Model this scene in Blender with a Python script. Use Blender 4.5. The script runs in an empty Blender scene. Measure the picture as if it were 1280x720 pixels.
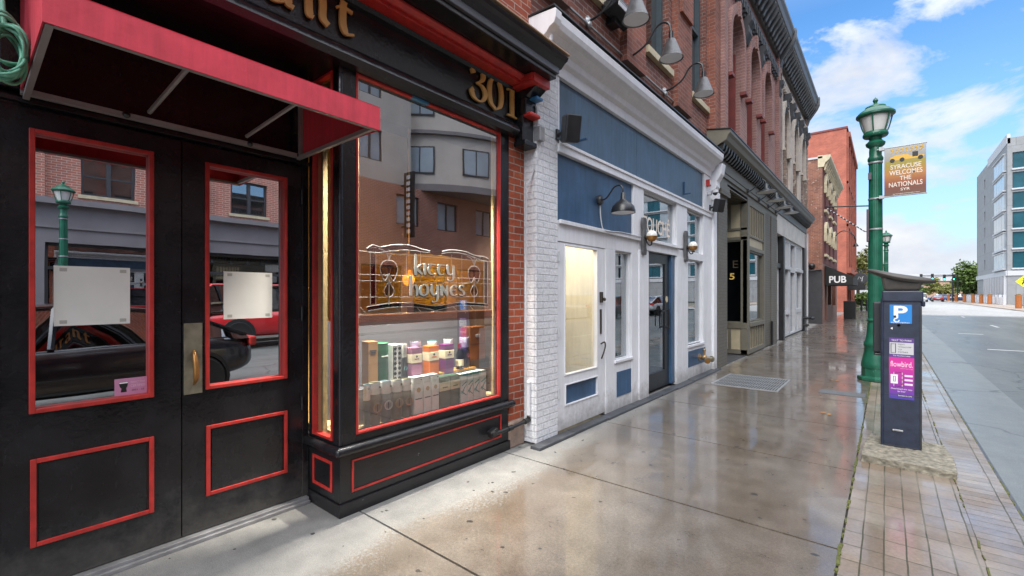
import bpy, bmesh, math, random
from mathutils import Vector, Matrix
random.seed(7)
S = bpy.context.scene
COL = S.collection
R = math.radians
LOC = {}

# ------------------------------------------------------------------ helpers
def catmull(pts, n=6, closed=False):
    P = [Vector(p) for p in pts]
    if len(P) < 3: return P
    out = []
    N = len(P)
    rng = N if closed else N - 1
    for i in range(rng):
        p0 = P[(i-1) % N] if (closed or i > 0) else P[0]*2-P[1]
        p1 = P[i]; p2 = P[(i+1) % N]
        p3 = P[(i+2) % N] if (closed or i+2 < N) else P[-1]*2-P[-2]
        for k in range(n):
            t = k/n
            out.append(0.5*((2*p1)+(p2-p0)*t+(2*p0-5*p1+4*p2-p3)*t*t+(3*p1-p0-3*p2+p3)*t**3))
    if not closed: out.append(P[-1])
    return out

SPLIT = set('''corner_pilaster dentil beige_panel stone_sill slat brick_pilaster bolt hinge modillion end_bracket iron_bracket hood_mould hood_drip painted_reveal panel post pier drapes black_column olive_pier inner_frame curtain tape window_hood white_pipe wheel_arch drip riser_trim callout petal_glass border_glass banner_arm hot_rod_wheels letter_blocks stripe hose_inlet white_band taupe_front olive_frame band corbel pilaster flute cage_rib stone_dentil_band pane door_handle red_moulding door_bead curved_band lettering_row seam'''.split())
class MB:
    """collects shapes; fr maps local (u, w, v) to world"""
    def __init__(s, fr=None): s.v = []; s.f = []; s.fr = fr; s.g = []
    def add(s, vs, fs):
        o = len(s.v); s.g.append((o, len(vs), len(s.f), len(fs)))
        s.v += [Vector(s.fr(*p)) if s.fr else Vector(p) for p in vs]
        s.f += [[o+i for i in f] for f in fs]
        return s
    def box(s, x0, x1, y0, y1, z0, z1):
        return s.add([(x0,y0,z0),(x1,y0,z0),(x1,y1,z0),(x0,y1,z0),(x0,y0,z1),(x1,y0,z1),(x1,y1,z1),(x0,y1,z1)],
              [(0,3,2,1),(4,5,6,7),(0,1,5,4),(1,2,6,5),(2,3,7,6),(3,0,4,7)])
    def ubox(s, u0, u1, v0, v1, w0, w1): return s.box(u0,u1,w0,w1,v0,v1)
    def obox(s, c, size, rot):
        a,b,c2 = [q/2 for q in size]; M = Matrix.LocRotScale(Vector(c), rot, None)
        vs = [M@Vector(p) for p in ((-a,-b,-c2),(a,-b,-c2),(a,b,-c2),(-a,b,-c2),(-a,-b,c2),(a,-b,c2),(a,b,c2),(-a,b,c2))]
        return s.add(vs, [(0,3,2,1),(4,5,6,7),(0,1,5,4),(1,2,6,5),(2,3,7,6),(3,0,4,7)])
    def frame(s, u0, u1, v0, v1, t, w0, w1):
        s.ubox(u0,u0+t,v0,v1,w0,w1); s.ubox(u1-t,u1,v0,v1,w0,w1)
        s.ubox(u0+t,u1-t,v0,v0+t,w0,w1-.0008); s.ubox(u0+t,u1-t,v1-t,v1,w0,w1-.0008); return s
    def tube(s, pts, r, n=8, closed=False):
        P = [Vector(p) for p in pts]; N = len(P); o = []; fs = []
        up = Vector((0.13,0.21,0.97)).normalized(); prev = None
        for i,p in enumerate(P):
            if closed: t = P[(i+1)%N]-P[i-1]
            else: t = P[min(i+1,N-1)]-P[max(i-1,0)]
            t.normalize()
            if prev is None:
                a = t.cross(up)
                if a.length < .1: a = t.cross(Vector((1,0,0)))
            else: a = prev-t*prev.dot(t)
            a.normalize(); prev = a; b = t.cross(a)
            rr = r[i] if isinstance(r,(list,tuple)) else r
            o += [p+(a*math.cos(2*math.pi*k/n)+b*math.sin(2*math.pi*k/n))*rr for k in range(n)]
        for i in range(N if closed else N-1):
            j = (i+1)%N
            for k in range(n):
                fs.append((i*n+k, i*n+(k+1)%n, j*n+(k+1)%n, j*n+k))
        if not closed:
            fs.append(tuple(range(n-1,-1,-1))); fs.append(tuple((N-1)*n+k for k in range(n)))
        return s.add(o, fs)
    def cyl(s, a, b, r, r2=None, n=16): return s.tube([a,b],[r, r if r2 is None else r2],n)
    def lathe(s, prof, c, n=24, ax=None):
        """prof: list of (radius, height); ax: rotation matrix/euler"""
        M = (ax.to_matrix() if ax is not None else Matrix.Identity(3)); c = Vector(c); o = []; fs = []
        for (r,z) in prof:
            o += [c+M@Vector((r*math.cos(2*math.pi*k/n), r*math.sin(2*math.pi*k/n), z)) for k in range(n)]
        for i in range(len(prof)-1):
            for k in range(n): fs.append((i*n+k,i*n+(k+1)%n,(i+1)*n+(k+1)%n,(i+1)*n+k))
        if prof[0][0] > 1e-5: fs.append(tuple(range(n-1,-1,-1)))
        if prof[-1][0] > 1e-5: fs.append(tuple((len(prof)-1)*n+k for k in range(n)))
        return s.add(o, fs)
    def sphere(s, c, r, n=16, sc=(1,1,1)):
        m = n//2; o = []; fs = []; c = Vector(c)
        for i in range(m+1):
            a = -math.pi/2+math.pi*i/m
            o += [c+Vector((sc[0]*r*math.cos(a)*math.cos(2*math.pi*k/n), sc[1]*r*math.cos(a)*math.sin(2*math.pi*k/n), sc[2]*r*math.sin(a))) for k in range(n)]
        for i in range(m):
            for k in range(n): fs.append((i*n+k,i*n+(k+1)%n,(i+1)*n+(k+1)%n,(i+1)*n+k))
        return s.add(o, fs)
    def prism(s, poly, axis, a, b):
        n = len(poly)
        g = {'x': lambda p,t:(t,p[0],p[1]), 'y': lambda p,t:(p[0],t,p[1]), 'z': lambda p,t:(p[0],p[1],t)}[axis]
        vs = [g(p,a) for p in poly]+[g(p,b) for p in poly]
        fs = [tuple(range(n-1,-1,-1)), tuple(range(n,2*n))]+[(i,(i+1)%n,n+(i+1)%n,n+i) for i in range(n)]
        return s.add(vs, fs)
    def wall(s, u0, u1, v0, v1, w0, w1, holes=()):
        us = sorted({u0,u1,*[h[0] for h in holes],*[h[1] for h in holes]}); vs = sorted({v0,v1,*[h[2] for h in holes],*[h[3] for h in holes]})
        us = [u for u in us if u0<=u<=u1]; vs = [v for v in vs if v0<=v<=v1]
        def solid(i,j):
            if i<0 or j<0 or i>=len(us)-1 or j>=len(vs)-1: return False
            cu=(us[i]+us[i+1])/2; cv=(vs[j]+vs[j+1])/2
            return not any(h[0]<cu<h[1] and h[2]<cv<h[3] for h in holes)
        for i in range(len(us)-1):
            for j in range(len(vs)-1):
                if not solid(i,j): continue
                a,b,c,d = us[i],us[i+1],vs[j],vs[j+1]
                s.add([(a,w1,c),(b,w1,c),(b,w1,d),(a,w1,d)],[(0,1,2,3)])
                s.add([(a,w0,c),(b,w0,c),(b,w0,d),(a,w0,d)],[(3,2,1,0)])
                if not solid(i-1,j): s.add([(a,w0,c),(a,w1,c),(a,w1,d),(a,w0,d)],[(0,1,2,3)])
                if not solid(i+1,j): s.add([(b,w1,c),(b,w0,c),(b,w0,d),(b,w1,d)],[(0,1,2,3)])
                if not solid(i,j-1): s.add([(a,w0,c),(b,w0,c),(b,w1,c),(a,w1,c)],[(0,1,2,3)])
                if not solid(i,j+1): s.add([(a,w1,d),(b,w1,d),(b,w0,d),(a,w0,d)],[(0,1,2,3)])
        return s
    def stroke(s, pts, wid, ang, w0, w1, tmin=.25):
        """broad-nib pen stroke in (u,v), raised from w0 to w1"""
        P = [Vector((p[0],p[1])) for p in pts]; N = len(P); nib = Vector((math.cos(ang),math.sin(ang)))
        L = []; Rr = []
        for i,p in enumerate(P):
            t = (P[min(i+1,N-1)]-P[max(i-1,0)]); t.normalize()
            nn = Vector((-t.y,t.x)); h = max(tmin*wid, wid*abs(t.x*nib.y-t.y*nib.x))/2
            L.append(p+nn*h); Rr.append(p-nn*h)
        vs = [(p.x,w1,p.y) for p in L]+[(p.x,w1,p.y) for p in Rr]+[(p.x,w0,p.y) for p in L]+[(p.x,w0,p.y) for p in Rr]
        fs = []
        for i in range(N-1):
            fs += [(i,N+i,N+i+1,i+1),(2*N+i,2*N+i+1,3*N+i+1,3*N+i),(i,i+1,2*N+i+1,2*N+i),(N+i+1,N+i,3*N+i,3*N+i+1)]
        fs += [(0,2*N,3*N,N),(N-1,2*N-1,4*N-1,3*N-1)]
        return s.add(vs, fs)
    def clusters(s, gap=.006):
        bb = []
        for (o,n,fo,fn) in s.g:
            vs = s.v[o:o+n]; bb.append([min(v[i] for v in vs) for i in range(3)]+[max(v[i] for v in vs) for i in range(3)])
        k = len(bb); par = list(range(k))
        def find(i):
            while par[i] != i: par[i] = par[par[i]]; i = par[i]
            return i
        for i in range(k):
            for j in range(i):
                a, b = bb[i], bb[j]
                if all(a[q]-gap <= b[q+3] and b[q]-gap <= a[q+3] for q in range(3)): par[find(i)] = find(j)
        out = {}
        for i in range(k): out.setdefault(find(i), []).append(i)
        return list(out.values())
    def build(s, name, mat, parent=None, **kw):
        if parent and name in SPLIT:
            first = None
            for cl in s.clusters():
                m = MB()
                for i in cl:
                    o,n,fo,fn = s.g[i]; m.add(s.v[o:o+n], [[q-o for q in f] for f in s.f[fo:fo+fn]])
                ob = m.build_one(name, mat, parent, **kw); first = first or ob
            return first
        return s.build_one(name, mat, parent, **kw)
    def build_one(s, name, mat, parent=None, loc=None, smooth=0, bevel=0, label=None, cat=None, group=None, kind=None, recalc=True):
        me = bpy.data.meshes.new(name)
        L = LOC.get(parent.name, Vector((0,0,0))) if parent else Vector(loc or (0,0,0))
        me.from_pydata([v-L for v in s.v], [], s.f)
        if recalc:
            bm = bmesh.new(); bm.from_mesh(me); bmesh.ops.recalc_face_normals(bm, faces=bm.faces); bm.to_mesh(me); bm.free()
        if smooth:
            for p in me.polygons: p.use_smooth = True
            me.set_sharp_from_angle(angle=R(smooth))
        me.materials.append(mat)
        o = bpy.data.objects.new(name, me); COL.objects.link(o)
        if parent: o.parent = parent
        else: o.location = L
        LOC[o.name] = L
        if bevel:
            b = o.modifiers.new('bevel','BEVEL'); b.width = bevel; b.segments = 2; b.limit_method='ANGLE'; b.angle_limit=R(40)
        tag(o, label, cat, group, kind)
        return o

def tag(o, label=None, cat=None, group=None, kind=None):
    if label: o['label'] = label
    if cat: o['category'] = cat
    if group: o['group'] = group
    if kind: o['kind'] = kind
    return o
def thing(name, label, cat, loc=(0,0,0), group=None):
    o = bpy.data.objects.new(name, None); COL.objects.link(o); o.location = loc; o.empty_display_size=.1
    LOC[o.name] = Vector(loc); return tag(o, label, cat, group)
def dup(root, loc, rz=None, label=None, group=None):
    r = root.copy(); COL.objects.link(r); r.location = loc; LOC[r.name] = Vector(loc)
    if rz is not None: r.rotation_euler = (0,0,rz)
    if label: r['label'] = label
    if group: r['group'] = group
    for ch in list(root.children):
        c = ch.copy(); COL.objects.link(c); c.parent = r; LOC[c.name] = LOC[r.name]
        for g in list(ch.children):
            d = g.copy(); COL.objects.link(d); d.parent = c
    return r
def FE(X0): return lambda u,w,v:(X0+w,u,v)      # facade facing the street (+X)
def FW(X0): return lambda u,w,v:(X0-w,u,v)      # facade facing -X
def FS(Y0): return lambda u,w,v:(u,Y0-w,v)      # facade facing -Y
def FN(Y0): return lambda u,w,v:(u,Y0+w,v)

def text(name, body, fr, u0, u1, v0, v1, w, mat, parent, depth=.004, bold=0.0, smooth=0):
    cu = bpy.data.curves.new('t','FONT'); cu.body = body; cu.extrude = .5; cu.offset = bold; cu.resolution_u = 4
    ob = bpy.data.objects.new('t', cu); COL.objects.link(ob)
    dg = bpy.context.evaluated_depsgraph_get(); dg.update()
    me = bpy.data.meshes.new_from_object(ob.evaluated_get(dg))
    bpy.data.objects.remove(ob); bpy.data.curves.remove(cu)
    xs = [v.co.x for v in me.vertices]; ys = [v.co.y for v in me.vertices]
    a,b,c,d = min(xs),max(xs),min(ys),max(ys)
    L = LOC.get(parent.name, Vector((0,0,0)))
    for v in me.vertices:
        u = u0+(v.co.x-a)/(b-a)*(u1-u0); vv = v0+(v.co.y-c)/(d-c)*(v1-v0)
        v.co = Vector(fr(u, w+(v.co.z+.5)*depth, vv))-L
    me.materials.clear(); me.materials.append(mat); me.name = name
    for p in me.polygons: p.material_index = 0
    bm = bmesh.new(); bm.from_mesh(me); bmesh.ops.remove_doubles(bm, verts=bm.verts, dist=1e-6); bmesh.ops.recalc_face_normals(bm, faces=bm.faces); bm.to_mesh(me); bm.free()
    o = bpy.data.objects.new(name, me); COL.objects.link(o); o.parent = parent; LOC[o.name] = L
    return o

# ------------------------------------------------------------------ materials
def nmat(name):
    m = bpy.data.materials.new(name); m.use_nodes = True; nt = m.node_tree
    return m, nt, nt.nodes['Principled BSDF']
def N(nt, t, **k):
    n = nt.nodes.new(t)
    for a,b in k.items(): setattr(n, a, b)
    return n
def ramp(nt, fac, stops):
    r = N(nt,'ShaderNodeValToRGB'); e = r.color_ramp.elements
    while len(e) < len(stops): e.new(.5)
    for i,(p,c) in enumerate(stops): e[i].position = p; e[i].color = (*c,1) if len(c)==3 else c
    nt.links.new(fac, r.inputs[0]); return r.outputs[0]
def math_(nt, op, a, b=None, clamp=False):
    n = N(nt,'ShaderNodeMath', operation=op); n.use_clamp = clamp
    for i,q in enumerate((a,b)):
        if q is None: continue
        if hasattr(q,'is_output'): nt.links.new(q, n.inputs[i])
        else: n.inputs[i].default_value = q
    return n.outputs[0]
def mixc(nt, fac, a, b, blend='MIX'):
    n = N(nt,'ShaderNodeMix', data_type='RGBA', blend_type=blend)
    for i,q in ((0,fac),(6,a),(7,b)):
        if hasattr(q,'is_output'): nt.links.new(q, n.inputs[i])
        else: n.inputs[i].default_value = q if i==0 else (*q,1)
    return n.outputs[2]
def noise(nt, vec, sc, det=4, rough=.55, dist=0):
    n = N(nt,'ShaderNodeTexNoise'); n.inputs['Scale'].default_value = sc; n.inputs['Detail'].default_value = det
    n.inputs['Roughness'].default_value = rough; n.inputs['Distortion'].default_value = dist
    if vec is not None: nt.links.new(vec, n.inputs['Vector'])
    return n.outputs[0]
def objco(nt): return N(nt,'ShaderNodeTexCoord').outputs['Object']
def mapping(nt, vec, sc=(1,1,1), loc=(0,0,0)):
    m = N(nt,'ShaderNodeMapping'); m.inputs['Scale'].default_value = sc; m.inputs['Location'].default_value = loc
    nt.links.new(vec, m.inputs[0]); return m.outputs[0]
def bump(nt, h, b, st=.3, dist=.01):
    n = N(nt,'ShaderNodeBump'); n.inputs['Strength'].default_value = st; n.inputs['Distance'].default_value = dist
    nt.links.new(h, n.inputs['Height']); nt.links.new(n.outputs[0], b.inputs['Normal']); return n
def mul(c, k): return tuple(min(1,q*k) for q in c)
def paint(name, c, rough=.5, var=.12, bst=.08, sc=9, metal=0, coat=0, chips=None, spec=.5, streak=0, dirt=None, scuff=None):
    m, nt, b = nmat(name); co = objco(nt)
    n1 = noise(nt, co, sc, 5); n2 = noise(nt, co, sc*7, 3)
    col = ramp(nt, n1, [(.3,mul(c,1-var)),(.7,mul(c,1+var))])
    if chips:
        n3 = noise(nt, co, 22, 6, .7); mask = ramp(nt, n3, [(.69,(0,0,0)),(.71,(1,1,1))]); col = mixc(nt, mask, col, chips)
    if streak:
        st = noise(nt, mapping(nt, co, (7,7,.7)), 3.2, 6, .65); col = mixc(nt, 1, col, ramp(nt, st, [(.32,(1-streak,1-streak,1-streak*1.08)),(.60,(1.03,)*3)]), 'MULTIPLY')
        st2 = noise(nt, co, 2.3, 7, .7); col = mixc(nt, 1, col, ramp(nt, st2, [(.30,(1-streak*.8,)*3),(.55,(1.0,)*3)]), 'MULTIPLY')
    if dirt:
        g = N(nt,'ShaderNodeNewGeometry'); sz = N(nt,'ShaderNodeSeparateXYZ'); nt.links.new(g.outputs['Position'], sz.inputs[0])
        dn = math_(nt,'ADD', sz.outputs[2], math_(nt,'MULTIPLY', noise(nt, co, 9, 6, .7), -.62)); col = mixc(nt, ramp(nt, dn, [(.0,(.75,)*3),(.12,(0,)*3)]) if False else ramp(nt, math_(nt,'ADD',dn,.3), [(.02,(.7,)*3),(.30,(0,)*3)]), col, dirt)
    if scuff:
        sn = noise(nt, mapping(nt, co, (30,30,6)), 2.2, 8, .75); col = mixc(nt, ramp(nt, sn, [(.60,(0,)*3),(.80,(.55,)*3)]), col, scuff)
        sp_ = noise(nt, co, 190, 2, .5); col = mixc(nt, ramp(nt, sp_, [(.765,(0,)*3),(.78,(.6,)*3)]), col, mul(scuff,3))
    nt.links.new(col, b.inputs['Base Color'])
    rr = N(nt,'ShaderNodeMapRange'); rr.inputs[3].default_value = max(.03,rough-.1); rr.inputs[4].default_value = min(1,rough+.12); nt.links.new(n1, rr.inputs[0])
    nt.links.new(rr.outputs[0], b.inputs['Roughness'])
    b.inputs['Metallic'].default_value = metal; b.inputs['Coat Weight'].default_value = coat; b.inputs['Coat Roughness'].default_value = .08
    b.inputs['Specular IOR Level'].default_value = spec
    if bst: bump(nt, n2, b, bst, .004)
    return m
def flat(name, c, rough=.5, metal=0, emit=0, alpha=1):
    m, nt, b = nmat(name); b.inputs['Base Color'].default_value = (*c,1); b.inputs['Roughness'].default_value = rough
    b.inputs['Metallic'].default_value = metal
    if emit: b.inputs['Emission Color'].default_value = (*c,1); b.inputs['Emission Strength'].default_value = emit
    return m
def wallco(nt):
    """(horizontal, height) metres on any upright wall"""
    tc = objco(nt); s = N(nt,'ShaderNodeSeparateXYZ'); nt.links.new(tc, s.inputs[0])
    g = N(nt,'ShaderNodeNewGeometry'); sn = N(nt,'ShaderNodeSeparateXYZ'); nt.links.new(g.outputs['True Normal'], sn.inputs[0])
    k = math_(nt,'GREATER_THAN', math_(nt,'ABSOLUTE', sn.outputs[0]), .6)
    u = N(nt,'ShaderNodeMix', data_type='FLOAT'); nt.links.new(k,u.inputs[0]); nt.links.new(s.outputs[0],u.inputs[2]); nt.links.new(s.outputs[1],u.inputs[3])
    c = N(nt,'ShaderNodeCombineXYZ'); nt.links.new(u.outputs[0],c.inputs[0]); nt.links.new(s.outputs[2],c.inputs[1])
    return c.outputs[0], tc
def brick(name, c1, c2, mort, bw=.205, rh=.068, ms=.006, rough=.85, bst=.6, stain=.35, mottle=None, wob=.004, dist=.006):
    m, nt, b = nmat(name); v, tc = wallco(nt)
    nz = N(nt,'ShaderNodeTexNoise'); nz.inputs['Scale'].default_value = 9; nt.links.new(v, nz.inputs['Vector'])
    vm = N(nt,'ShaderNodeVectorMath', operation='MULTIPLY_ADD'); nt.links.new(nz.outputs['Color'], vm.inputs[0]); vm.inputs[1].default_value = (wob*2,wob*2,0); nt.links.new(v, vm.inputs[2])
    t = N(nt,'ShaderNodeTexBrick'); nt.links.new(vm.outputs[0], t.inputs['Vector'])
    t.inputs['Color1'].default_value = (*c1,1); t.inputs['Color2'].default_value = (*c2,1); t.inputs['Mortar'].default_value = (*mort,1)
    t.inputs['Scale'].default_value = 1; t.inputs['Brick Width'].default_value = bw; t.inputs['Row Height'].default_value = rh
    t.inputs['Mortar Size'].default_value = ms; t.inputs['Mortar Smooth'].default_value = .4; t.inputs['Bias'].default_value = 0
    n1 = noise(nt, tc, 1.3, 6, .6); n2 = noise(nt, tc, 40, 4)
    col = mixc(nt, 1, t.outputs['Color'], ramp(nt, n1, [(.3,(1-stain,)*3),(.65,(1.08,1.08,1.08))]), 'MULTIPLY')
    col = mixc(nt, 1, col, ramp(nt, n2, [(.3,(.82,.82,.82)),(.7,(1.12,1.1,1.08))]), 'MULTIPLY')
    if mottle:
        n3 = noise(nt, tc, mottle[1], 5, .7); col = mixc(nt, ramp(nt, n3, [(mottle[2],(0,0,0)),(mottle[2]+.08,(1,1,1))]), col, mottle[0])
    nt.links.new(col, b.inputs['Base Color']); b.inputs['Roughness'].default_value = rough
    h = math_(nt,'ADD', math_(nt,'MULTIPLY', t.outputs['Fac'], -1), math_(nt,'MULTIPLY', n2, .5))
    bump(nt, h, b, bst, dist)
    return m
def glass(name, refl=.35, tint=(.9,.95,.95), rough=0.0, grey=0):
    """shop-window glass: clear pane with mirror-like sheen"""
    m = bpy.data.materials.new(name); m.use_nodes = True; nt = m.node_tree; nt.nodes.clear()
    o = N(nt,'ShaderNodeOutputMaterial'); tr = N(nt,'ShaderNodeBsdfTransparent'); tr.inputs[0].default_value = (*tint,1)
    gl = N(nt,'ShaderNodeBsdfGlossy'); gl.inputs['Roughness'].default_value = rough; gl.inputs[0].default_value = (.95,.97,1,1)
    fr = N(nt,'ShaderNodeFresnel'); fr.inputs[0].default_value = 1.5
    f = math_(nt,'ADD', math_(nt,'MULTIPLY', fr.outputs[0], 1-refl), refl, True)
    gm = N(nt,'ShaderNodeNewGeometry'); f = math_(nt,'MULTIPLY', f, math_(nt,'SUBTRACT', 1, gm.outputs['Backfacing']))
    co = objco(nt); n1 = noise(nt, co, 2.2, 2); bp = N(nt,'ShaderNodeBump'); bp.inputs['Strength'].default_value=.025; bp.inputs['Distance'].default_value=.01
    nt.links.new(n1,bp.inputs['Height']); nt.links.new(bp.outputs[0], gl.inputs['Normal'])
    mx = N(nt,'ShaderNodeMixShader'); nt.links.new(f,mx.inputs[0]); nt.links.new(tr.outputs[0],mx.inputs[1]); nt.links.new(gl.outputs[0],mx.inputs[2])
    nt.links.new(mx.outputs[0], o.inputs[0]); return m

M = {}
M['black'] = paint('black_paint',(.0125,.0125,.0145),.2,.4,.45,5,scuff=(.075,.075,.08),dirt=(.085,.08,.072))
M['blackchip'] = paint('black_paint_chipped',(.011,.011,.013),.3,.3,.25,6,chips=(.32,.31,.30),scuff=(.06,.06,.06))
M['red'] = paint('red_trim',(.50,.036,.030),.42,.2,.15,14,chips=(.25,.03,.025),streak=.2)
M['awnred'] = paint('awning_cloth',(.66,.055,.085),.8,.16,.5,3,streak=.16)
M['awnframe'] = paint('awning_bar',(.32,.3,.31),.4,.1,.02)
M['gold'] = paint('gilt',(.62,.34,.10),.42,.1,.05)
M['greyband'] = paint('grey_band',(.085,.09,.105),.4,.1,.03)
M['brass'] = paint('old_brass',(.23,.21,.155),.45,.3,.1,12,.5)
M['bronze'] = paint('bronze',(.35,.17,.05),.35,.2,.05,12,.7)
M['alu'] = paint('worn_aluminium',(.33,.33,.34),.45,.2,.1,10,.6)
M['doorglass'] = glass('door_glass',.9,(.25,.22,.2))
M['bayglass'] = glass('bay_glass',.36,(.96,.95,.92))
M['glass'] = glass('shop_glass',.34,(.6,.68,.7))
M['warmglass'] = glass('lobby_glass',.15,(.97,.95,.9))
M['darkglass'] = glass('upper_glass',.30,(.12,.13,.14))
M['wood'] = paint('varnished_wood',(.18,.065,.022),.35,.3,.05,5)
M['paleframe'] = paint('pale_timber',(.5,.38,.2),.4,.15,.03)
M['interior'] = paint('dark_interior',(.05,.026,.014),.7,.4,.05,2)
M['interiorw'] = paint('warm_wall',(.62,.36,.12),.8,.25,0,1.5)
M['paper'] = paint('paper',(.70,.70,.66),.7,.05,.05,6)
M['pink'] = flat('pink_sticker',(.52,.23,.38),.5)
M['white'] = paint('white_paint',(.72,.73,.76),.45,.04,.15,4,streak=.07,dirt=(.28,.27,.25))
M['whitebrick'] = brick('white_painted_brick',(.68,.70,.73),(.72,.73,.76),(.64,.66,.7),rough=.6,bst=.9,stain=.08,dist=.01,ms=.009,wob=.006)
M['blue'] = paint('blue_panel',(.034,.085,.17),.4,.28,.12,2.5,streak=.25)
M['blue_l'] = paint('blue_fascia',(.058,.108,.172),.42,.3,.12,1.8,streak=.25)
M['brickA'] = brick('orange_brick',(.44,.10,.042),(.30,.055,.025),(.45,.35,.29),mottle=((.42,.16,.04),3,.62),wob=.006)
M['brickB'] = brick('brown_brick',(.27,.09,.06),(.15,.055,.042),(.30,.24,.21),stain=.45,wob=.006,ms=.008)
M['brickBred'] = brick('rust_brick',(.31,.10,.06),(.20,.065,.045),(.28,.2,.17),stain=.4)
M['brickC'] = brick('maroon_painted_brick',(.28,.15,.132),(.225,.115,.104),(.36,.26,.235),stain=.2,bst=.5)
M['maroon'] = paint('maroon_paint',(.16,.026,.022),.6,.2,.1,5)
M['brickD'] = brick('pale_mottled_brick',(.30,.22,.175),(.17,.115,.095),(.34,.29,.25),mottle=((.44,.39,.34),9,.55),stain=.45)
M['palestone'] = paint('pale_stone',(.43,.38,.33),.8,.15,.3,6)
M['brickE'] = brick('old_party_brick',(.30,.12,.07),(.2,.08,.055),(.33,.25,.2),mottle=((.42,.33,.26),5,.58),stain=.4)
M['brickEf'] = brick('plum_brick',(.16,.045,.04),(.13,.038,.035),(.11,.05,.045),stain=.25)
M['cream'] = paint('cream_trim',(.52,.45,.30),.6,.15,.1,6)
M['brickF'] = brick('salmon_painted_brick',(.46,.135,.085),(.38,.105,.068),(.46,.20,.15),stain=.3,bst=.5)
M['brickFf'] = brick('salmon_front_brick',(.36,.10,.06),(.3,.08,.05),(.25,.1,.07),stain=.3)
M['darkgrey'] = paint('charcoal_paint',(.035,.037,.042),.6,.2,.15,4)
M['slate'] = paint('slate_kerb',(.055,.058,.066),.45,.35,.5,8)
M['olive'] = paint('olive_paint',(.135,.124,.094),.5,.12,.08,5)
M['olivebrick'] = brick('olive_painted_brick',(.13,.122,.10),(.118,.11,.09),(.095,.09,.075),rough=.6,bst=.8,stain=.15,dist=.009)
M['beige'] = paint('beige_panel',(.42,.36,.24),.5,.12,.08,5)
M['greymetal'] = paint('grey_tin_cornice',(.085,.088,.092),.45,.3,.1,3)
M['palegrey'] = paint('grey_frame',(.48,.49,.51),.5,.06,.05)
M['chrome'] = paint('brushed_steel',(.11,.11,.115),.42,.3,.02,30,.75)
M['lampblack'] = paint('black_enamel',(.012,.013,.016),.3,.2,.02)
M['lampgrey'] = paint('grey_enamel',(.028,.033,.038),.35,.2,.02)
M['lampwhite'] = flat('white_enamel',(.75,.75,.75),.35)
M['globe'] = flat('opal_glass',(.72,.71,.66),.12)
M['plastic'] = paint('dark_plastic',(.022,.024,.028),.45,.2,.05,20)
M['green'] = paint('green_enamel',(.008,.098,.056),.33,.3,.15,5,scuff=(.05,.11,.08))
M['greenpeel'] = paint('green_enamel_peeling',(.012,.10,.06),.4,.2,.1,5,chips=(.4,.4,.37))
M['lampglass'] = flat('frosted_glass',(.62,.62,.6),.35)
M['navy'] = paint('navy_powdercoat',(.017,.023,.045),.42,.25,.2,18,scuff=(.06,.065,.075))
M['hood'] = paint('grey_hood_plastic',(.060,.055,.050),.5,.15,.1,20)
M['concrete'] = paint('rough_concrete',(.21,.195,.155),.9,.5,1,22)
M['hose'] = paint('green_hose',(.15,.42,.29),.4,.15,.02)
M['iron'] = paint('black_iron',(.014,.014,.015),.35,.3,.15)
M['galv'] = paint('galvanised',(.36,.37,.38),.4,.2,.1,12,.5)
M['leaf'] = None
M['tyre'] = paint('rubber',(.02,.02,.02),.8,.1,0)
M['rim'] = flat('alloy',(.5,.5,.52),.3,1)
M['carglass'] = glass('car_glass',.35,(.08,.1,.1))
M['tan'] = paint('tan_pavers',(.40,.27,.18),.8,.15,.1,2)
M['grey_build'] = brick('grey_cladding',(.27,.28,.29),(.25,.26,.27),(.15,.155,.16),bw=3.1,rh=2.85,ms=.03,rough=.6,bst=.2,stain=.1,wob=0)
M['grey_dark'] = paint('grey_fascia',(.20,.185,.19),.55,.12,.05,1)
M['grey_mid'] = paint('taupe_stucco',(.55,.50,.45),.8,.08,.1,1)
M['teal'] = glass('teal_glass',.4,(.02,.18,.22))
M['palewin'] = paint('pale_spandrel',(.34,.39,.43),.12,.25,0,.4)
M['yellow'] = flat('sign_yellow',(.75,.72,.02),.4)
M['orange'] = paint('rust_orange',(.42,.14,.04),.6,.2,.1)
M['brickO'] = brick('red_wall_brick',(.46,.18,.125),(.38,.14,.10),(.58,.46,.39),bw=.25,rh=.085,ms=.010,stain=.15)
M['curtain'] = paint('drape',(.33,.34,.33),.9,.2,0,3)
M['lead'] = flat('lead_came',(.55,.56,.55),.35,.3)
def tglass(name,c,refl=.12):
    return glass(name,refl,c)
def amber():
    m = glass('amber_glass',.06,(.70,.52,.15)); nt = m.node_tree; o = [n for n in nt.nodes if n.type=='OUTPUT_MATERIAL'][0]; src = o.inputs[0].links[0].from_socket
    t = N(nt,'ShaderNodeBsdfTranslucent'); t.inputs[0].default_value = (1,.74,.13,1); co = objco(nt); n1 = noise(nt, co, 60, 3); bp = N(nt,'ShaderNodeBump'); bp.inputs['Strength'].default_value=.5; nt.links.new(n1,bp.inputs['Height']); nt.links.new(bp.outputs[0],t.inputs['Normal'])
    mx = N(nt,'ShaderNodeMixShader'); mx.inputs[0].default_value=.30; nt.links.new(src,mx.inputs[1]); nt.links.new(t.outputs[0],mx.inputs[2]); nt.links.new(mx.outputs[0],o.inputs[0]); return m
M['amber'] = amber()
M['darkcame'] = tglass('smoky_glass',(.10,.11,.10),.14)
M['redglass'] = tglass('ruby_glass',(.35,.01,.01),.1)
M['paleglass'] = tglass('straw_glass',(.62,.52,.34),.2)
M['lettering'] = flat('white_lettering',(.86,.90,.86),.5)
M['blackline'] = flat('black_line',(.01,.01,.01),.5)
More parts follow.
